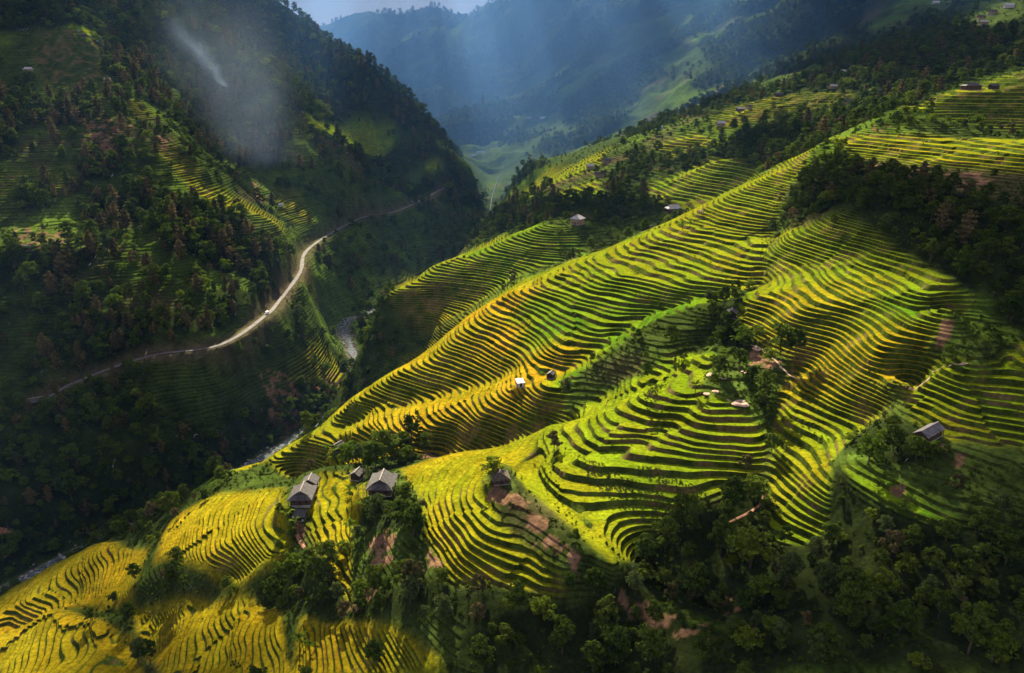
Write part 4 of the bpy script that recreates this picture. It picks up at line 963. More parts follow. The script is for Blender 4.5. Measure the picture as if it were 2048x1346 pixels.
BAN = [(banana_mesh(i), tube_mesh('stem', [[((0, 0, -.4), .16), ((0, 0, 2.1), .10)]], [M['leaf_bright']])) for i in range(2)]

WOOD_LABELS = ['in the dark wood above the broad striped terraces','in the wooded gully behind the long middle spur','between the far terraces and the river','in the tree belt above the shaded draw','in the near wood below the striped terraces','in the dark hollow below the hillside','in the thicket under the tiled farmhouses','on the bank below the golden spur','in the gully behind the middle spur','around the shed by the broad terraces','along the ditch beside the broad terraces','in the shady ravine above the grey hut','along the ditch beside the near terraces','by the path under the near terraces','around the long roofed house at the right','on the slope below the dark green bench field','above the larger tiled farmhouse','around the larger tiled farmhouse','in the high wood on the right skyline','in the round crowned row by the river bend','on the outer edge of the near spur','between the golden terrace fields in the near corner','above the golden corner terraces','by the soil patch at the right edge','at the right edge below the dark wood','along the ditch under the broad terraces','below the skyline farm terraces','on the upper left mountainside','beside the high terraces on the left mountain','on the middle ridge of the left mountain','above the pale road on the left mountainside','on the far flank of the left mountain','on the last nose of the left mountain','between the terraces on the far flank','at the smoky top of the left mountain','on the dark slope below the pale road','under the road beside the brown slide','on the sunlit nose below the road bend','on the river side of the valley shoulder','in the shady ravine between the spurs','on the rough patch of the green spur','in the ravine under the golden rib','in the gorge below the far road']
GW = [world_poly(p[2]) for p in WOODS]
fr_lim = 1.12
def in_frame(x, y, z, lim=fr_lim):
    f = y * CP - z * SP; u = (x / f) * FPX / 1024; v = (y * SP + z * CP) / f * FPX / 673
    return (np.abs(u) < lim) & (np.abs(v) < lim + .1) & (f > 60)
def jgrid(cell, r0, r1, rs):
    xs = np.arange(-r1 * .68, r1 * .68, cell); ys = np.arange(max(60, r0 * .7), r1, cell); gx, gy = np.meshgrid(xs, ys)
    gx = gx + rs.uniform(-.5, .5, gx.shape) * cell; gy = gy + rs.uniform(-.5, .5, gx.shape) * cell; gx = gx.ravel(); gy = gy.ravel()
    r = np.hypot(gx, gy); k = (r > r0) & (r < r1) & (np.abs(np.arctan2(gx, gy)) < R(41)); return gx[k], gy[k]
def is_bank(x, y):
    w_, k, f = step_parts(lat(x, y)[..., 0], zone_of(x, y, lookup(LFT, x, y))); return (f > 1 - w_) * 1.0
rs = np.random.RandomState(77)
TX, TY, TS = [], [], []
for cell_, r0, r1, sc in [(5.6, 120, 620, .82), (8.0, 620, 1250, 1.12), (12, 1250, 2600, 1.15), (24, 2600, 5200, 1.8)]:
    x, y = jgrid(cell_, r0, r1, rs)
    p = lookup(wood, x, y); dro = lat(x, y)[..., 3]; dri = lat(x, y)[..., 1]
    k = (rs.rand(len(x)) < p * .95) & (dro > 7) & (dri > 9) & (lookup(dirt, x, y) < .5)
    x = x[k]; y = y[k]; TX.append(x); TY.append(y); TS.append(np.full(len(x), sc))
TX = np.concatenate(TX); TY = np.concatenate(TY); TS = np.concatenate(TS) * (.45 + .8 * rs.rand(len(TX))**1.5) * (1 + .3 * lookup(LEFT.astype(float), TX, TY)); TZ = ground_zs(TX, TY)
k = in_frame(TX, TY, TZ); TX, TY, TZ, TS = TX[k], TY[k], TZ[k], TS[k]
TC = rs.rand(len(TX)) < lookup(conif, TX, TY) * .85 + .12 * (lookup(LEFT.astype(float), TX, TY) > .5)
near_s = np.where((np.hypot(TX, TY) < 330) & (lookup(wood, TX, TY) > .78), 1.05, np.where(np.hypot(TX, TY) < 330, .9, 1.0)); TS = TS * near_s
TLAB = np.full(len(TX), -1)
for i, g in enumerate(GW): TLAB[inside(TX, TY, g)] = i
TS = np.where(np.isin(TLAB, [9, 12, 13, 16, 17, 6, 22, 21]), TS * 1.25, TS)
TS = np.where(np.isin(TLAB, [15, 14, 25, 23]), TS * .68, np.where(np.isin(TLAB, [4]) & (TY > 205), TS * .75, np.where(np.isin(TLAB, [39, 40, 41, 42, 11]), TS * .7, TS)))
print('trees', len(TX), round(time.time() - T0, 1))

def place(x, y, z, kind, scale, yaw, label, group, parts, cat='tree'):
    o = bpy.data.objects.new(kind, None); C.objects.link(o); o.location = (x, y, z); o.scale = (scale, scale, scale); o.rotation_euler = (0, 0, yaw)
    o['label'] = label; o['category'] = cat
    if group: o['group'] = group
    for nm, me in parts:
        c = bpy.data.objects.new(nm, me); C.objects.link(c); c.parent = o
    return o
# trees that stand out one by one: (x, y of the foot in the survey, height m, model, label)
SOLO = [
 (1560,712,13.5,1,'tall round-crowned dark tree on the bare knoll, left of the close pair'),(1590,719,12.5,5,'round-crowned dark tree on the bare knoll, right of the close pair'),
 (1438,752,9,2,'thin-stemmed dark tree at the left side of the grassy knoll'),(1478,744,9.5,5,'dark tree in the middle of the grassy knoll above the soil mounds'),
 (1528,806,13,1,'big leafy tree at the lower right corner of the grassy knoll'),(1108,905,8,6,'small sparse tree standing alone on a bare spot between bright green terraces'),
 (985,955,7.5,4,'light green tree just behind the thatched field hut'),(1505,1005,9,4,'bright round tree where the near terraces meet the striped field'),(1490,950,6.5,6,'reddish brown bushy tree above the bright round tree'),
 (828,1075,12,0,'large dense tree right of the larger farmhouse'),(800,1050,10,1,'darker tree close against the right wall of the larger farmhouse'),(745,1030,8,0,'spreading tree in front of the larger farmhouse'),
 (705,925,8,0,'round tree left of the ravine mouth, above the farmhouse with the blue sheet'),(790,905,9,0,'dense tree on the ravine edge directly behind the larger farmhouse'),(850,905,9.5,1,'dense tree on the ravine edge by the bare red cut'),
 (420,930,11,1,'tall tree rising from the dark slope left of the river bend'),(415,890,13,5,'tallest tree on the dark slope left of the river bend'),
 (1330,1105,12,1,'large dark crowned tree at the left end of the near wood'),(1290,1130,10,0,'dark bushy tree below the light yellow-green bench'),(1500,1135,13,4,'tall yellow-green tree in the near wood'),(1440,1110,12,1,'tall dark tree in the middle of the near wood'),(1270,1190,7.5,3,'flat-topped feathery grey-green tree in the near wood'),
 (1570,1175,11,3,'greyish leafy tree in front of the striped field foot'),(1650,1190,10,3,'greyish leafy tree right of the striped field foot'),
 (1735,930,10,4,'bushy light tree at the left of the long roofed house'),(1785,905,9,0,'dark tree behind the left end of the long roofed house'),(1830,925,8,0,'tree crowding the front of the long roofed house'),
 (2005,1035,7,3,'thin pale tree standing alone on the dark right slope'),(1700,1215,11,0,'tree in the dark hollow under the bench field bushes'),(750,1330,8,0,'dark tree alone at the bottom edge of the shaded terraces'),
 (1665,460,8,5,'slender pale palm-like tree at the edge of the dark wood'),(1585,450,9,6,'greyish tree at the left tip of the dark wood'),(2020,650,11,1,'dark tall tree at the right edge beside the curved terraces'),
 (680,725,9,4,'bright round tree on the river bank above the rapids'),(1660,268,12,5,'dark tree on the crest beyond the bare soil bank'),(1545,225,11,1,'solitary dark tree among the far terraces'),(160,85,9,0,'tree beside the farm on the high left terraces'),
 (1425,640,9,0,'leafy tree at the left edge of the grove around the dark shed'),(1452,662,9,1,'tallest tree of the grove just below the dark shed'),(1488,692,8.5,4,'bright leafy tree at the foot of the grove, above the pinkish soil'),
 (1500,772,8,0,'dark tree between the soil mounds and the lower grove'),(1540,850,7.5,5,'dark tree on the ditch beside the near terraces, uppermost of two'),(1543,905,7,0,'dark tree on the ditch beside the near terraces, lower of two'),(1470,600,6,2,'small tree where the ditch meets the grove'),
 (300,1062,5,2,'small round bush tree on the outer edge above the golden shoulder'),(352,1038,5.5,6,'brownish small tree on the outer edge of the golden slope'),(455,1182,6,0,'round tree in the hollow below the ripe terraces, left one'),(540,1192,7,1,'dark tree in the hollow below the ripe terraces, right one'),
 (228,1205,5,2,'small tree between the two golden fields in the near corner'),(182,1243,6,0,'dark round tree on the upper rim of the corner terraces'),(690,1112,6,4,'bright tree among bananas under the farmhouses'),(650,1205,7,0,'dark tree at the lower end of the banana grove'),(722,1225,7,1,'dark tree at the top of the shaded terraces'),
 (1848,925,6.5,0,'leafy tree directly in front of the long grey roof'),(1888,918,4.5,2,'small bush tree at the right end of the long grey roof'),(585,1075,5,2,'bush tree beside the red footpath below the annex'),(560,1030,5,0,'dark bush tree left of the low annex'),
 (20,500,13,5,'tree standing alone at the left edge by the shaded terraces'),(1120,480,9,4,'light bushy tree in front of the square farmhouse'),(1190,440,8,4,'bright green tree right of the square farmhouse'),(1272,465,7,2,'palm-like tree left of the small grey roofed house'),
]
solo_xy = []
for px, py, h, mi, lab in SOLO:
    p = hit(px, py); H0, cr, tr = BROAD[mi]; s = h / H0
    place(p.x, p.y, p.z - .2, 'broadleaf_tree', s, px * .7, lab, None, [('crown', cr), ('trunk', tr)]); solo_xy.append((p.x, p.y))
SX = np.array(solo_xy)
def far_from(x, y, P, d):
    return ((x[:, None] - P[None, :, 0])**2 + (y[:, None] - P[None, :, 1])**2).min(1) > d * d
k = far_from(TX, TY, SX, 4.0) if len(TX) < 200000 else np.ones(len(TX), bool)
TX, TY, TZ, TS, TC, TLAB = TX[k], TY[k], TZ[k], TS[k], TC[k], TLAB[k]
# houses keep a clear plot
HP = np.array(HXY); hr = np.array([max(h_[2], h_[3]) * .62 + 1.5 for h_ in HOUSES])
def clear_houses(x, y):
    ok = np.ones(len(x), bool)
    for (a, b), r_ in zip(HP, hr):
        d = np.array([a, b]) / math.hypot(a, b)   # also the doorstep in front
        ok &= ((x - a)**2 + (y - b)**2 > (r_ + .5)**2) & ((x - a + d[0] * r_)**2 + (y - b + d[1] * r_)**2 > r_**2)
    return ok
k = clear_houses(TX, TY); TX, TY, TZ, TS, TC, TLAB = TX[k], TY[k], TZ[k], TS[k], TC[k], TLAB[k]
rank = np.argsort(np.hypot(TX, TY) / TS)
vis = in_frame(TX, TY, TZ + 4, 1.0)
nb = nc = 0; used = np.zeros(len(TX), bool)
MB, MC = 300 - len(SOLO) - 2, 230
GC = [g.mean(0) for g in GW]
def word(hh, kind, i):
    c = GC[TLAB[i]]; dx, dy = TX[i] - c[0], TY[i] - c[1]; ref = .02 * math.hypot(*c)
    a = 'tall ' if hh > 11.5 else ('small ' if hh < 7.5 else '')
    b = ('far ' if dy > ref else ('near ' if dy < -ref else '')) + ('left' if dx < -ref else ('right' if dx > ref else 'middle'))
    return (a + kind).replace(' broadleaf', '' if len(WOOD_LABELS[TLAB[i]].split()) > 10 else ' broadleaf') + ', ' + b + ','
words_b = ['leafy tree', 'dense leafy tree', 'round leafy tree', 'tall leafy tree', 'bright leafy tree', 'tall dark tree', 'brownish tree']
for i in rank:
    if nb >= MB and nc >= MC: break
    if not vis[i] or TLAB[i] < 0: continue
    lab = WOOD_LABELS[TLAB[i]]
    if TC[i]:
        if nc >= MC: continue
        nc += 1; v = rs.randint(len(CONI)); H0, cr, tr = CONI[v]
        place(TX[i], TY[i], TZ[i] - .3, 'conifer_tree', TS[i], rs.rand() * 6.28, word(TS[i] * H0, ['brownish', 'reddish brown', 'green', 'brown'][v] + ' narrow conifer', i) + ' ' + lab, 'conifers ' + lab, [('crown', cr), ('trunk', tr)])
    else:
        if nb >= MB: continue
        nb += 1; v = rs.choice(len(BROAD), p=[.24, .2, .18, .08, .12, .1, .08]); H0, cr, tr = BROAD[v]
        place(TX[i], TY[i], TZ[i] - .3, 'broadleaf_tree', TS[i], rs.rand() * 6.28, word(TS[i] * H0, ['green', 'deep green', 'dark green', 'grey-green', 'yellow-green', 'dusky green', 'brownish'][v] + ' broadleaf tree', i) + ' ' + lab, 'broadleaf trees ' + lab, [('crown', cr), ('trunk', tr)])
    used[i] = True
print('individual trees', nb, nc, round(time.time() - T0, 1))
# everything smaller: one forest, instanced on points
def join_proto(name, me1, me2=None):
    o = bpy.data.objects.new(name, me1); return o
def scatter(name, x, y, z, scale, variant, protos, label, tilt=.0):
    """one object: plants set on points by geometry nodes"""
    pcol = bpy.data.collections.new(name + '_plants')
    for i, me in enumerate(protos):
        o = bpy.data.objects.new('%s_model_%02d' % (name, i), me); pcol.objects.link(o)
    me = bpy.data.meshes.new(name); n = len(x); me.vertices.add(n); me.vertices.foreach_set('co', np.stack([x, y, z], -1).astype(np.float32).ravel())
    a = me.attributes.new('size', 'FLOAT', 'POINT'); a.data.foreach_set('value', scale.astype(np.float32))
    a = me.attributes.new('model', 'INT', 'POINT'); a.data.foreach_set('value', variant.astype(np.int32))
    a = me.attributes.new('turn', 'FLOAT', 'POINT'); a.data.foreach_set('value', rs.uniform(0, 6.28, n).astype(np.float32))
    o = bpy.data.objects.new(name, me); C.objects.link(o); o['kind'] = 'stuff'; o['label'] = label
    ng = bpy.data.node_groups.new(name, 'GeometryNodeTree'); ng.interface.new_socket('Geometry', in_out='INPUT', socket_type='NodeSocketGeometry'); ng.interface.new_socket('Geometry', in_out='OUTPUT', socket_type='NodeSocketGeometry')
    gi = ng.nodes.new('NodeGroupInput'); go = ng.nodes.new('NodeGroupOutput'); ip = ng.nodes.new('GeometryNodeInstanceOnPoints'); ci = ng.nodes.new('GeometryNodeCollectionInfo')
    ci.inputs['Collection'].default_value = pcol; ci.inputs['Separate Children'].default_value = True; ci.inputs['Reset Children'].default_value = True
    def attr(nm, dt):
        q = ng.nodes.new('GeometryNodeInputNamedAttribute'); q.data_type = dt; q.inputs['Name'].default_value = nm; return q.outputs['Attribute']
    cx_ = ng.nodes.new('ShaderNodeCombineXYZ'); l = ng.links.new
    l(gi.outputs[0], ip.inputs['Points']); l(ci.outputs[0], ip.inputs['Instance']); ip.inputs['Pick Instance'].default_value = True
    l(attr('model', 'INT'), ip.inputs['Instance Index']); l(attr('turn', 'FLOAT'), cx_.inputs[2]); l(cx_.outputs[0], ip.inputs['Rotation']); l(attr('size', 'FLOAT'), ip.inputs['Scale']); l(ip.outputs[0], go.inputs[0])
    md = o.modifiers.new('plants', 'NODES'); md.node_group = ng; return o
k = ~used; protos = [b[1] for b in BROAD] + [c[1] for c in CONI]
var = np.where(TC[k], len(BROAD) + rs.choice(len(CONI), k.sum()), rs.choice(len(BROAD), k.sum(), p=[.24, .2, .18, .08, .12, .1, .08]))
scatter('forest', TX[k], TY[k], TZ[k] - .3, TS[k], var, protos, 'woods covering the mountainsides, darker in the gullies')
HEDGES = [[(1110,905),(1200,907),(1290,872),(1380,802),(1415,790)], [(1465,614),(1530,690),(1640,744),(1797,782)], [(1385,690),(1335,760),(1312,800)], [(1150,545),(1230,580),(1310,600)], [(690,885),(760,862),(840,875)], [(1797,780),(1860,716)], [(1010,600),(1050,650),(1120,700)], [(1535,445),(1525,565)], [(1180,930),(1290,1010),(1350,1060)], [(1070,915),(1110,1000),(1180,1080)], [(585,960),(575,1050),(590,1100)], [(1280,475),(1400,520),(1450,560)], [(840,1020),(850,1090),(930,1170)], [(1560,860),(1600,850),(1700,880)]]
HEDGES = [[tuple(hit(*p)) for p in l] for l in HEDGES]
# shrubs and weeds: on banks, in scrub, along ditches
sx, sy, ss = [], [], []
for cell_, r0, r1, sc in [(2.1, 118, 420, .62), (3.4, 420, 800, .9), (8, 800, 1500, 1.6)]:
    x, y = jgrid(cell_, r0, r1, rs)
    fm = lookup(fieldm, x, y); ri = is_bank(x, y); wd_ = lookup(wood, x, y); nn = fbm(x / 14, y / 14, 2, 91.)
    p = (1 - fm) * np.clip(.38 + .9 * nn, 0.05, .9) + fm * ri * .10 + fm * (1 - ri) * .003
    hd = np.min([polydist(x, y, l)[0] for l in HEDGES], 0); p = np.where((hd < 2.2) & (r0 < 800), .75, p)
    k = (rs.rand(len(x)) < p) & (lat(x, y)[..., 3] > 4.5) & (lat(x, y)[..., 1] > 7) & (lookup(dirt, x, y) < .45)
    sx.append(x[k]); sy.append(y[k]); ss.append(np.full(k.sum(), sc) * np.where(fm[k] > .5, .6, 1.0) * rs.uniform(.5, 1.25, k.sum()))
sx = np.concatenate(sx); sy = np.concatenate(sy); ss = np.concatenate(ss); sz = ground_zs(sx, sy)
k = in_frame(sx, sy, sz); sx, sy, ss, sz = sx[k], sy[k], ss[k], sz[k]
k = clear_houses(sx, sy); sx, sy, ss, sz = sx[k], sy[k], ss[k], sz[k]
print('shrubs', len(sx), round(time.time() - T0, 1))
GFC = [g.mean(0) for g in GFIELD]
order_ = np.argsort(np.hypot(sx, sy) / ss * np.where(in_frame(sx, sy, sz, .98), 1, 99))[:140]
mask = np.zeros(len(sx), bool); mask[order_] = True
for i in order_:
    o = bpy.data.objects.new('shrub', SHRUB[rs.randint(4)]); C.objects.link(o); o.location = (sx[i], sy[i], sz[i]); s = ss[i]; o.scale = (s, s, s); o.rotation_euler = (0, 0, rs.rand() * 6.28)
    f_ = min(range(len(GFIELD)), key=lambda q: math.hypot(GFC[q][0] - sx[i], GFC[q][1] - sy[i])); side_ = ('far' if sy[i] > GFC[f_][1] else 'near') + (' right' if sx[i] > GFC[f_][0] else ' left')
    o['label'] = '%s shrub on the %s side of the %s' % ('big leafy' if s > .62 else 'low leafy', side_, FIELDS[f_][0]); o['category'] = 'shrub'; o['group'] = 'shrubs around the ' + FIELDS[f_][0]
k = ~mask
scatter('undergrowth', sx[k], sy[k], sz[k] - .05, ss[k], rs.randint(0, 4, k.sum()), SHRUB, 'weeds and low bushes on banks and rough ground')
# vegetable rows
VEG = [([(1160,915),(1330,990),(1390,1050),(1330,1065),(1230,1010),(1175,960)], 'rows of pale leafy vegetables on the near spur'), ([(1275,930),(1330,935),(1430,1000),(1400,1010),(1300,960)], None), ([(1330,760),(1310,800),(1345,850),(1300,840),(1285,790),(1310,750)], None), ([(1960,690),(2010,690),(2000,730),(1960,725)], None)]
vx, vy = jgrid(1.0, 118, 420, rs); m_ = np.zeros(len(vx), bool)
for pg, _ in VEG: m_ |= inside(vx, vy, world_poly(pg))
m_ &= rs.rand(len(vx)) < .75; vx, vy = vx[m_], vy[m_]; vme = [crown_mesh(400 + i, .5, .5, 0, 3, 12, .16, M['leaf_grey'], .7) for i in range(2)]
scatter('vegetable_rows', vx, vy, ground_zs(vx, vy), rs.uniform(.6, 1.2, len(vx)), rs.randint(0, 2, len(vx)), vme, 'rows of pale leafy vegetables on narrow steps')
# banana plants
BP = [(655,905),(672,912),(665,925),(700,990),(1390,790),(1470,690),(1450,720),(590,1055),(575,1040),(700,1065),(715,1075),(640,1120),(660,1130),(655,1150),(625,1140),(600,1290),(620,1300),(740,1040),(730,1025),(1380,455),(1395,450),(1365,460),(1840,905),(1850,912),(1650,185),(1660,190)]
for i, (px, py) in enumerate(BP):
    p = hit(px, py); lv, st = BAN[i % 2]
    where = 'by the tiled farmhouses' if px < 800 else ('beside the long roofed house' if px > 1800 else ('among far roofs on the crest' if py < 300 else ('behind the middle spur' if py < 500 else 'on the grassy knoll')))
    place(p.x, p.y, p.z, 'banana_plant', rs.uniform(.8, 1.35), i * 1.9, 'banana plant with long arching leaves ' + where, 'banana plants ' + where, [('leaves', lv), ('stem', st)], 'banana plant')
# ---------------------------------------------------------------- houses
def mesh_obj(name, vs_, fs, m_, parent=None):
    me = bpy.data.meshes.new(name); me.from_pydata([tuple(v) for v in vs_], [], fs); me.materials.append(m_); me.update()
    o = bpy.data.objects.new(name, me); C.objects.link(o)
    if parent: o.parent = parent
    return o
def box(vs_, fs, x0, x1, y0, y1, z0, z1):
    b = len(vs_); vs_ += [(x0,y0,z0),(x1,y0,z0),(x1,y1,z0),(x0,y1,z0),(x0,y0,z1),(x1,y0,z1),(x1,y1,z1),(x0,y1,z1)]
    fs += [tuple(b + i for i in f) for f in [(3,2,1,0),(4,5,6,7),(0,1,5,4),(1,2,6,5),(2,3,7,6),(3,0,4,7)]]
def slab(vs_, fs, poly, th=.14):
    """a roof plane with thickness"""
    b = len(vs_); n = len(poly); vs_ += [tuple(p) for p in poly] + [(p[0], p[1], p[2] - th) for p in poly]
    fs.append(tuple(range(b, b + n))); fs.append(tuple(range(b + 2 * n - 1, b + n - 1, -1)))
    for i in range(n): j = (i + 1) % n; fs.append((b + j, b + i, b + n + i, b + n + j))
def house(px, py, Ln, W, H, rot, form, rm, wm, label, detail):
    hx_, hy_ = HXY[[q[0] for q in HOUSES].index(px)] if True else (0, 0); p = Vector((hx_, hy_, ground_z(hx_, hy_))); root = bpy.data.objects.new('farmhouse' if max(Ln, W) > 7 else 'field_hut', None); C.objects.link(root)
    c, s = math.cos(R(rot)), math.sin(R(rot)); zs = [ground_z(p.x + c * a * W / 2 + s * b * Ln / 2, p.y - s * a * W / 2 + c * b * Ln / 2) for a in (-1, 1) for b in (-1, 1)]
    z0 = p.z + .1
    root.location = (p.x, p.y, z0); root.rotation_euler = (0, 0, -R(rot)); root['label'] = label; root['category'] = 'house' if max(Ln, W) > 7 else 'hut'
    w2, l2, ov = W / 2, Ln / 2, min(.9, W * .1); iw, il = w2 - ov, l2 - ov
    vs_, fs = [], []; box(vs_, fs, -iw - .2, iw + .2, -il - .2, il + .2, max(min(zs) - z0, -2.0) - .5, .12); mesh_obj('stone_base', vs_, fs, M['rock'], root)
    rise = w2 * (.62 if form != 'shed' else .25); eav = H; ztop = eav + rise
    vs_, fs = [], []
    box(vs_, fs, -iw, iw, -il, il, .1, H + .05)
    if form == 'gable' : # gable ends
        for yy in (-il, il):
            b = len(vs_); vs_ += [(-iw, yy, H), (iw, yy, H), (0, yy, H + rise * iw / w2 - .1)]; fs.append((b, b + 1, b + 2))
    wall = mesh_obj('wall', vs_, fs, M[wm], root)
    vs_, fs = [], []
    if form == 'gable':
        slab(vs_, fs, [(-w2, -l2, eav), (0, -l2, ztop), (0, l2, ztop), (-w2, l2, eav)][::-1]); slab(vs_, fs, [(w2, -l2, eav), (w2, l2, eav), (0, l2, ztop), (0, -l2, ztop)]); ra, rb = -l2, l2
    elif form == 'shed':
        slab(vs_, fs, [(-w2, -l2, eav), (w2, -l2, eav), (w2, l2, eav + rise * 1.6), (-w2, l2, eav + rise * 1.6)]); ra = rb = None
    elif form == 'hip':
        q = l2 * .35; ra, rb = -q, q
        slab(vs_, fs, [(-w2, l2, eav), (-w2, -l2, eav), (0, -q, ztop), (0, q, ztop)]); slab(vs_, fs, [(w2, -l2, eav), (w2, l2, eav), (0, q, ztop), (0, -q, ztop)])
        slab(vs_, fs, [(-w2, -l2, eav), (w2, -l2, eav), (0, -q, ztop)]); slab(vs_, fs, [(w2, l2, eav), (-w2, l2, eav), (0, q, ztop)])
    else:  # half hip: ridge nearly full length, sloping skirt at both ends
        q = l2 * .66; ra, rb = -q, q; zq = eav + rise * .42; xq = w2 * .58
        for sg in (-1, 1):
            slab(vs_, fs, [(-w2, sg * l2, eav), (w2, sg * l2, eav), (xq, sg * (q + .1), zq), (-xq, sg * (q + .1), zq)][::1 if sg < 0 else -1])
        slab(vs_, fs, [(-w2, l2, eav), (-w2, -l2, eav), (-xq, -q, zq), (0, -q, ztop), (0, q, ztop), (-xq, q, zq)]); slab(vs_, fs, [(w2, -l2, eav), (w2, l2, eav), (xq, q, zq), (0, q, ztop), (0, -q, ztop), (xq, -q, zq)])
        for sg in (-1, 1):
            b = len(vs_); vs_ += [(-xq + .1, sg * (q - .12), zq), (xq - .1, sg * (q - .12), zq), (0, sg * (q - .12), ztop - .15)]; fs.append((b, b + 1, b + 2))
    roof = mesh_obj('roof', vs_, fs, M[rm], root)
    if ra is not None:
        vs_, fs = [], []; box(vs_, fs, -.18, .18, ra - .05, rb + .05, ztop - .05, ztop + .12); mesh_obj('ridge_cap', vs_, fs, M['ridge'], roof)
    if detail:
        vs_, fs = [], []; box(vs_, fs, -.5, .5, -il - .06, -il + .02, .12, 2.0); mesh_obj('door', vs_, fs, M['wood_dark'], root)
        for sx_ in (-1, 1):
            if iw > 1.8:
                vs_, fs = [], []; box(vs_, fs, sx_ * iw * .6 - .4, sx_ * iw * .6 + .4, -il - .05, -il + .02, 1.0, min(1.9, H - .3)); mesh_obj('window', vs_, fs, M['glass'], root)
            for sy_ in (-1, 1):
                vs_, fs = [], []; box(vs_, fs, sx_ * (w2 - .25) - .09, sx_ * (w2 - .25) + .09, sy_ * (l2 - .25) - .09, sy_ * (l2 - .25) + .09, max(min(zs) - z0, -2.0) - .3, eav - .02); mesh_obj('post', vs_, fs, M['wood'], root)
    return root
for i, h_ in enumerate(HOUSES): house(*h_, detail=math.hypot(*HXY[i]) < 640)
print('houses', round(time.time() - T0, 1))
# ---------------------------------------------------------------- small things
def rock_blob(seed, n=2):
    import bmesh
    bm = bmesh.new(); bmesh.ops.create_icosphere(bm, subdivisions=1, radius=1); r_ = random.Random(seed)
    for v in bm.verts: v.co *= r_.uniform(.7, 1.15); v.co.z *= .65
    me = bpy.data.meshes.new('rock'); bm.to_mesh(me); bm.free(); me.materials.append(M['rock']); return me
rx_, ry_, rz_, rsz = [], [], [], []
for i, p in enumerate(RIV_D):
    a = RIV_D[max(i - 1, 0)]; b = RIV_D[min(i + 1, len(RIV_D) - 1)]; d = (b - a); d.z = 0; d.normalize(); s = Vector((d.y, -d.x, 0))
    for k in range(14 if p.y < 900 else (0 if p.y > 1050 else 5)):
        u = rs.normal() * 3.6; q = p + s * u + d * rs.uniform(-2, 2); rx_.append(q.x); ry_.append(q.y); rsz.append(rs.uniform(.25, 1.15) ** 1.6); rz_.append(p.z - .75)
rx_, ry_, rz_, rsz = map(np.array, (rx_, ry_, rz_, rsz))
scatter('boulders', rx_, ry_, rz_, rsz, rs.randint(0, 4, len(rx_)), [rock_blob(i) for i in range(4)], 'pale boulders lying in and along the river bed')
# soil mounds on the knoll
def mound(px, py, r, label, m_='pale_soil'):
    p = hit(px, py); vs_, fs = [], []; ns = 20; prof = [(1.25, -.25), (1.0, .12), (.78, .30), (.5, .22), (.28, .02), (0, -.02)]
    for q, (a, z) in enumerate(prof):
        for k in range(ns):
            an = 6.2832 * k / ns; rr = r * a * (1 + .12 * math.sin(3 * an + px)); vs_.append((rr * math.cos(an), rr * math.sin(an), z * r * .5))
    for q in range(len(prof) - 1):
        for k in range(ns): k2 = (k + 1) % ns; fs.append((q*ns+k, q*ns+k2, (q+1)*ns+k2, (q+1)*ns+k))
    o = mesh_obj('soil_mound', vs_, fs, M[m_]); o.location = (p.x, p.y, p.z + .05); o['label'] = label; o['category'] = 'soil mound'; o['group'] = 'bare soil mounds on the grassy knoll'
mound(1481, 806, 2.3, 'largest round soil pit on the grassy knoll, half in tree shade'); mound(1432, 783, 1.05, 'pale soil ring on the open grass, right one of two'); mound(1414, 789, 1.0, 'pale soil ring on the open grass, left one of two')
mound(1423, 750, 1.5, 'pale soil mound beside the thin-stemmed tree'); mound(1458, 800, .6, 'very small soil heap next to the largest pit'); mound(1490, 745, 1.3, 'soil mound under the middle dark tree'); mound(1515, 698, 1.6, 'pinkish soil mound on the path down from the shed'); mound(1533, 706, 1.1, 'small soil mound right of the pinkish one'); mound(1447, 757, .8, 'little soil heap between two trees')
# van on the road
def van():
    d = min(range(len(ROAD_D)), key=lambda i: (ROAD_D[i] - hit(533, 630)).length); p = ROAD_D[d]; t = ROAD_D[d + 1] - ROAD_D[d - 1]
    root = bpy.data.objects.new('van', None); C.objects.link(root); root.location = (p.x, p.y, p.z + .25); root.rotation_euler = (0, 0, math.atan2(t.y, t.x) - math.pi / 2)
    root['label'] = 'white van driving on the pale mountain road'; root['category'] = 'van'
    pr = [(-2.4, .45), (-2.4, 1.1), (-1.5, 1.25), (-1.0, 1.95), (2.3, 2.0), (2.4, .45)]
    vs_ = [(-.9, y, z) for y, z in pr] + [(.9, y, z) for y, z in pr]; n = len(pr); fs = [tuple(range(n)), tuple(range(2 * n - 1, n - 1, -1))] + [(i, (i + 1) % n + 0, (i + 1) % n + n, i + n) for i in range(n)]
    mesh_obj('body', vs_, fs, M['paint'], root)
    vs_, fs = [], []; slab(vs_, fs, [(-.8, -1.47, 1.33), (.8, -1.47, 1.33), (.8, -1.06, 1.9), (-.8, -1.06, 1.9)], -.03); mesh_obj('windscreen', vs_, fs, M['glass'], root)
    for sx_ in (-1, 1):
        for k in range(3):
            vs_, fs = [], []; y0 = -.9 + k * 1.05; box(vs_, fs, sx_ * .9 - .015, sx_ * .9 + .015, y0, y0 + .9, 1.3, 1.8); mesh_obj('side_window', vs_, fs, M['glass'], root)
        for y0 in (-1.6, 1.6):
            w_ = mesh_obj('wheel', *wheel_geo(), M['rubber'], root); w_.location = (sx_ * .82, y0, .35)
def wheel_geo(r=.35, t=.22, n=14):
    v = [(s * t / 2, r * math.cos(6.2832 * k / n), r * math.sin(6.2832 * k / n)) for s in (-1, 1) for k in range(n)]
    return v, [tuple(range(n)), tuple(range(2 * n - 1, n - 1, -1))] + [(k, (k + 1) % n, (k + 1) % n + n, k + n) for k in range(n)]
van()
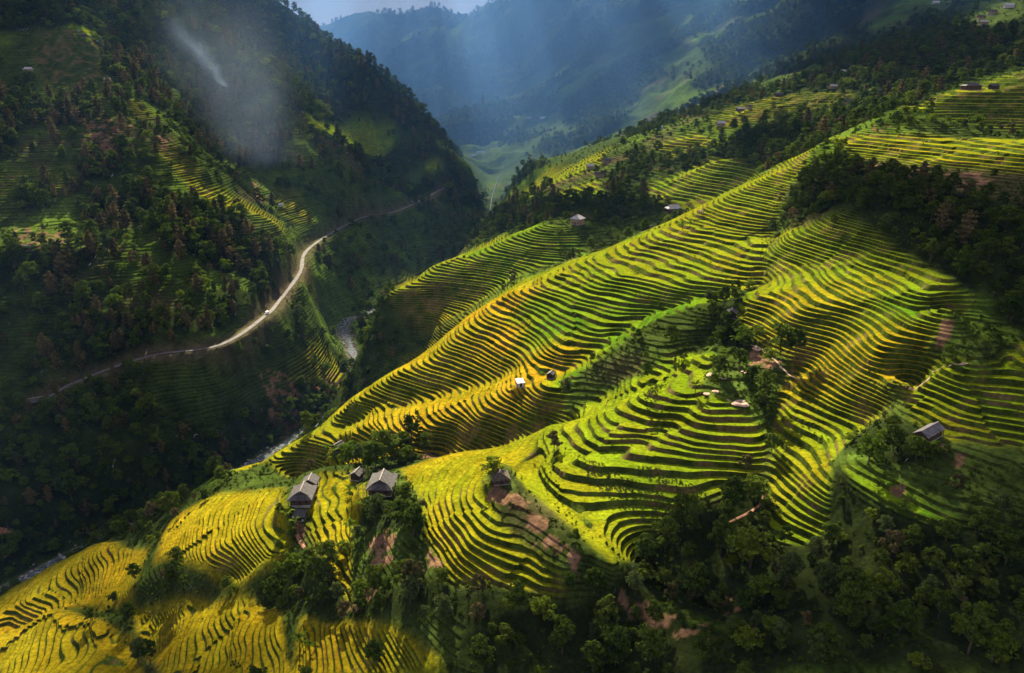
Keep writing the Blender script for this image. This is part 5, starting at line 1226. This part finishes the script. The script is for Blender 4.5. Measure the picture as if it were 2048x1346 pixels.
# drying rack on the spur crest
p = hit(1400, 432); rk = bpy.data.objects.new('drying_rack', None); C.objects.link(rk); rk.location = p; rk.rotation_euler = (0, 0, .4); rk['label'] = 'bare timber drying rack on the crest of the middle spur'; rk['category'] = 'rack'
for sx_ in (-1.4, 0, 1.4):
    for sy_ in (-1, 1): vs_, fs = [], []; box(vs_, fs, sx_ - .09, sx_ + .09, sy_ - .09, sy_ + .09, -.4, 3.0); mesh_obj('post', vs_, fs, M['wood'], rk)
for z_ in (1.1, 1.9, 2.8): vs_, fs = [], []; box(vs_, fs, -1.7, 1.7, -1.2, 1.2, z_, z_ + .12); mesh_obj('shelf', vs_, fs, M['wood'], rk)
# blue sheet by the larger farmhouse, white bundles by the left one
p = hit(772, 985); vs_, fs = [], []; box(vs_, fs, -1.1, 1.1, -.8, .8, 0, 1.5); slab(vs_, fs, [(-1.5, -1.2, 1.7), (1.5, -1.2, 1.7), (1.5, 1.2, 2.1), (-1.5, 1.2, 2.1)]); o = mesh_obj('tarpaulin_shelter', vs_, fs, M['blue']); o.location = p; o['label'] = 'dark blue tarpaulin shelter at the front corner of the larger farmhouse'; o['category'] = 'shelter'
for i, (px, py, lb) in enumerate([(590, 985, 'leaning white sheet by the upper left corner of the left farmhouse'), (588, 996, 'white sheet lying lower beside the left farmhouse wall'), (606, 1042, 'round white water jar on the yard before the low annex')]):
    p = hit(px, py); vs_, fs = [], []
    if i < 2: slab(vs_, fs, [(-.9, -.7, .35), (.9, -.7, .35), (.9, .7, 1.0), (-.9, .7, 1.0)], .08)
    else:
        n = 12; pr = [(.28, 0), (.45, .35), (.4, .75), (.22, .95)]
        for a, z in pr: vs_ += [(a * math.cos(6.2832 * k / n), a * math.sin(6.2832 * k / n), z) for k in range(n)]
        fs = [(q*n+k, q*n+(k+1) % n, (q+1)*n+(k+1) % n, (q+1)*n+k) for q in range(3) for k in range(n)] + [tuple(range(3*n, 4*n))]
    o = mesh_obj('roof_sheet' if i < 2 else 'water_jar', vs_, fs, M['paint']); o.location = p; o['label'] = lb; o['category'] = 'sheet' if i < 2 else 'jar'
# footpaths
for pts, w_, m_, lb in [([(597,1040),(592,1060),(600,1085),(622,1105),(640,1112)], 1.0, 'soil', 'narrow red footpath curving down from the left farmhouse'), ([(1535,985),(1520,1010),(1490,1030),(1450,1050),(1425,1070)], .8, 'soil', 'red footpath leaving the striped field along the wood'),
    ([(1810,775),(1850,765),(1865,745),(1935,730)], .32, 'pale_soil', 'thin pale path along the ditch above the curved terraces'), ([(1500,690),(1530,705),(1560,735),(1600,760)], .55, 'pale_soil', 'worn pale path crossing the knoll under the two trees'),
    ([(0,1065),(30,1070),(25,1100),(5,1115)], 2.2, 'soil', 'faint track bending on the dark slope at the left edge')]:
    path(pts, w_, M[m_], lb)
print('done', round(time.time() - T0, 1), len(bpy.data.objects))
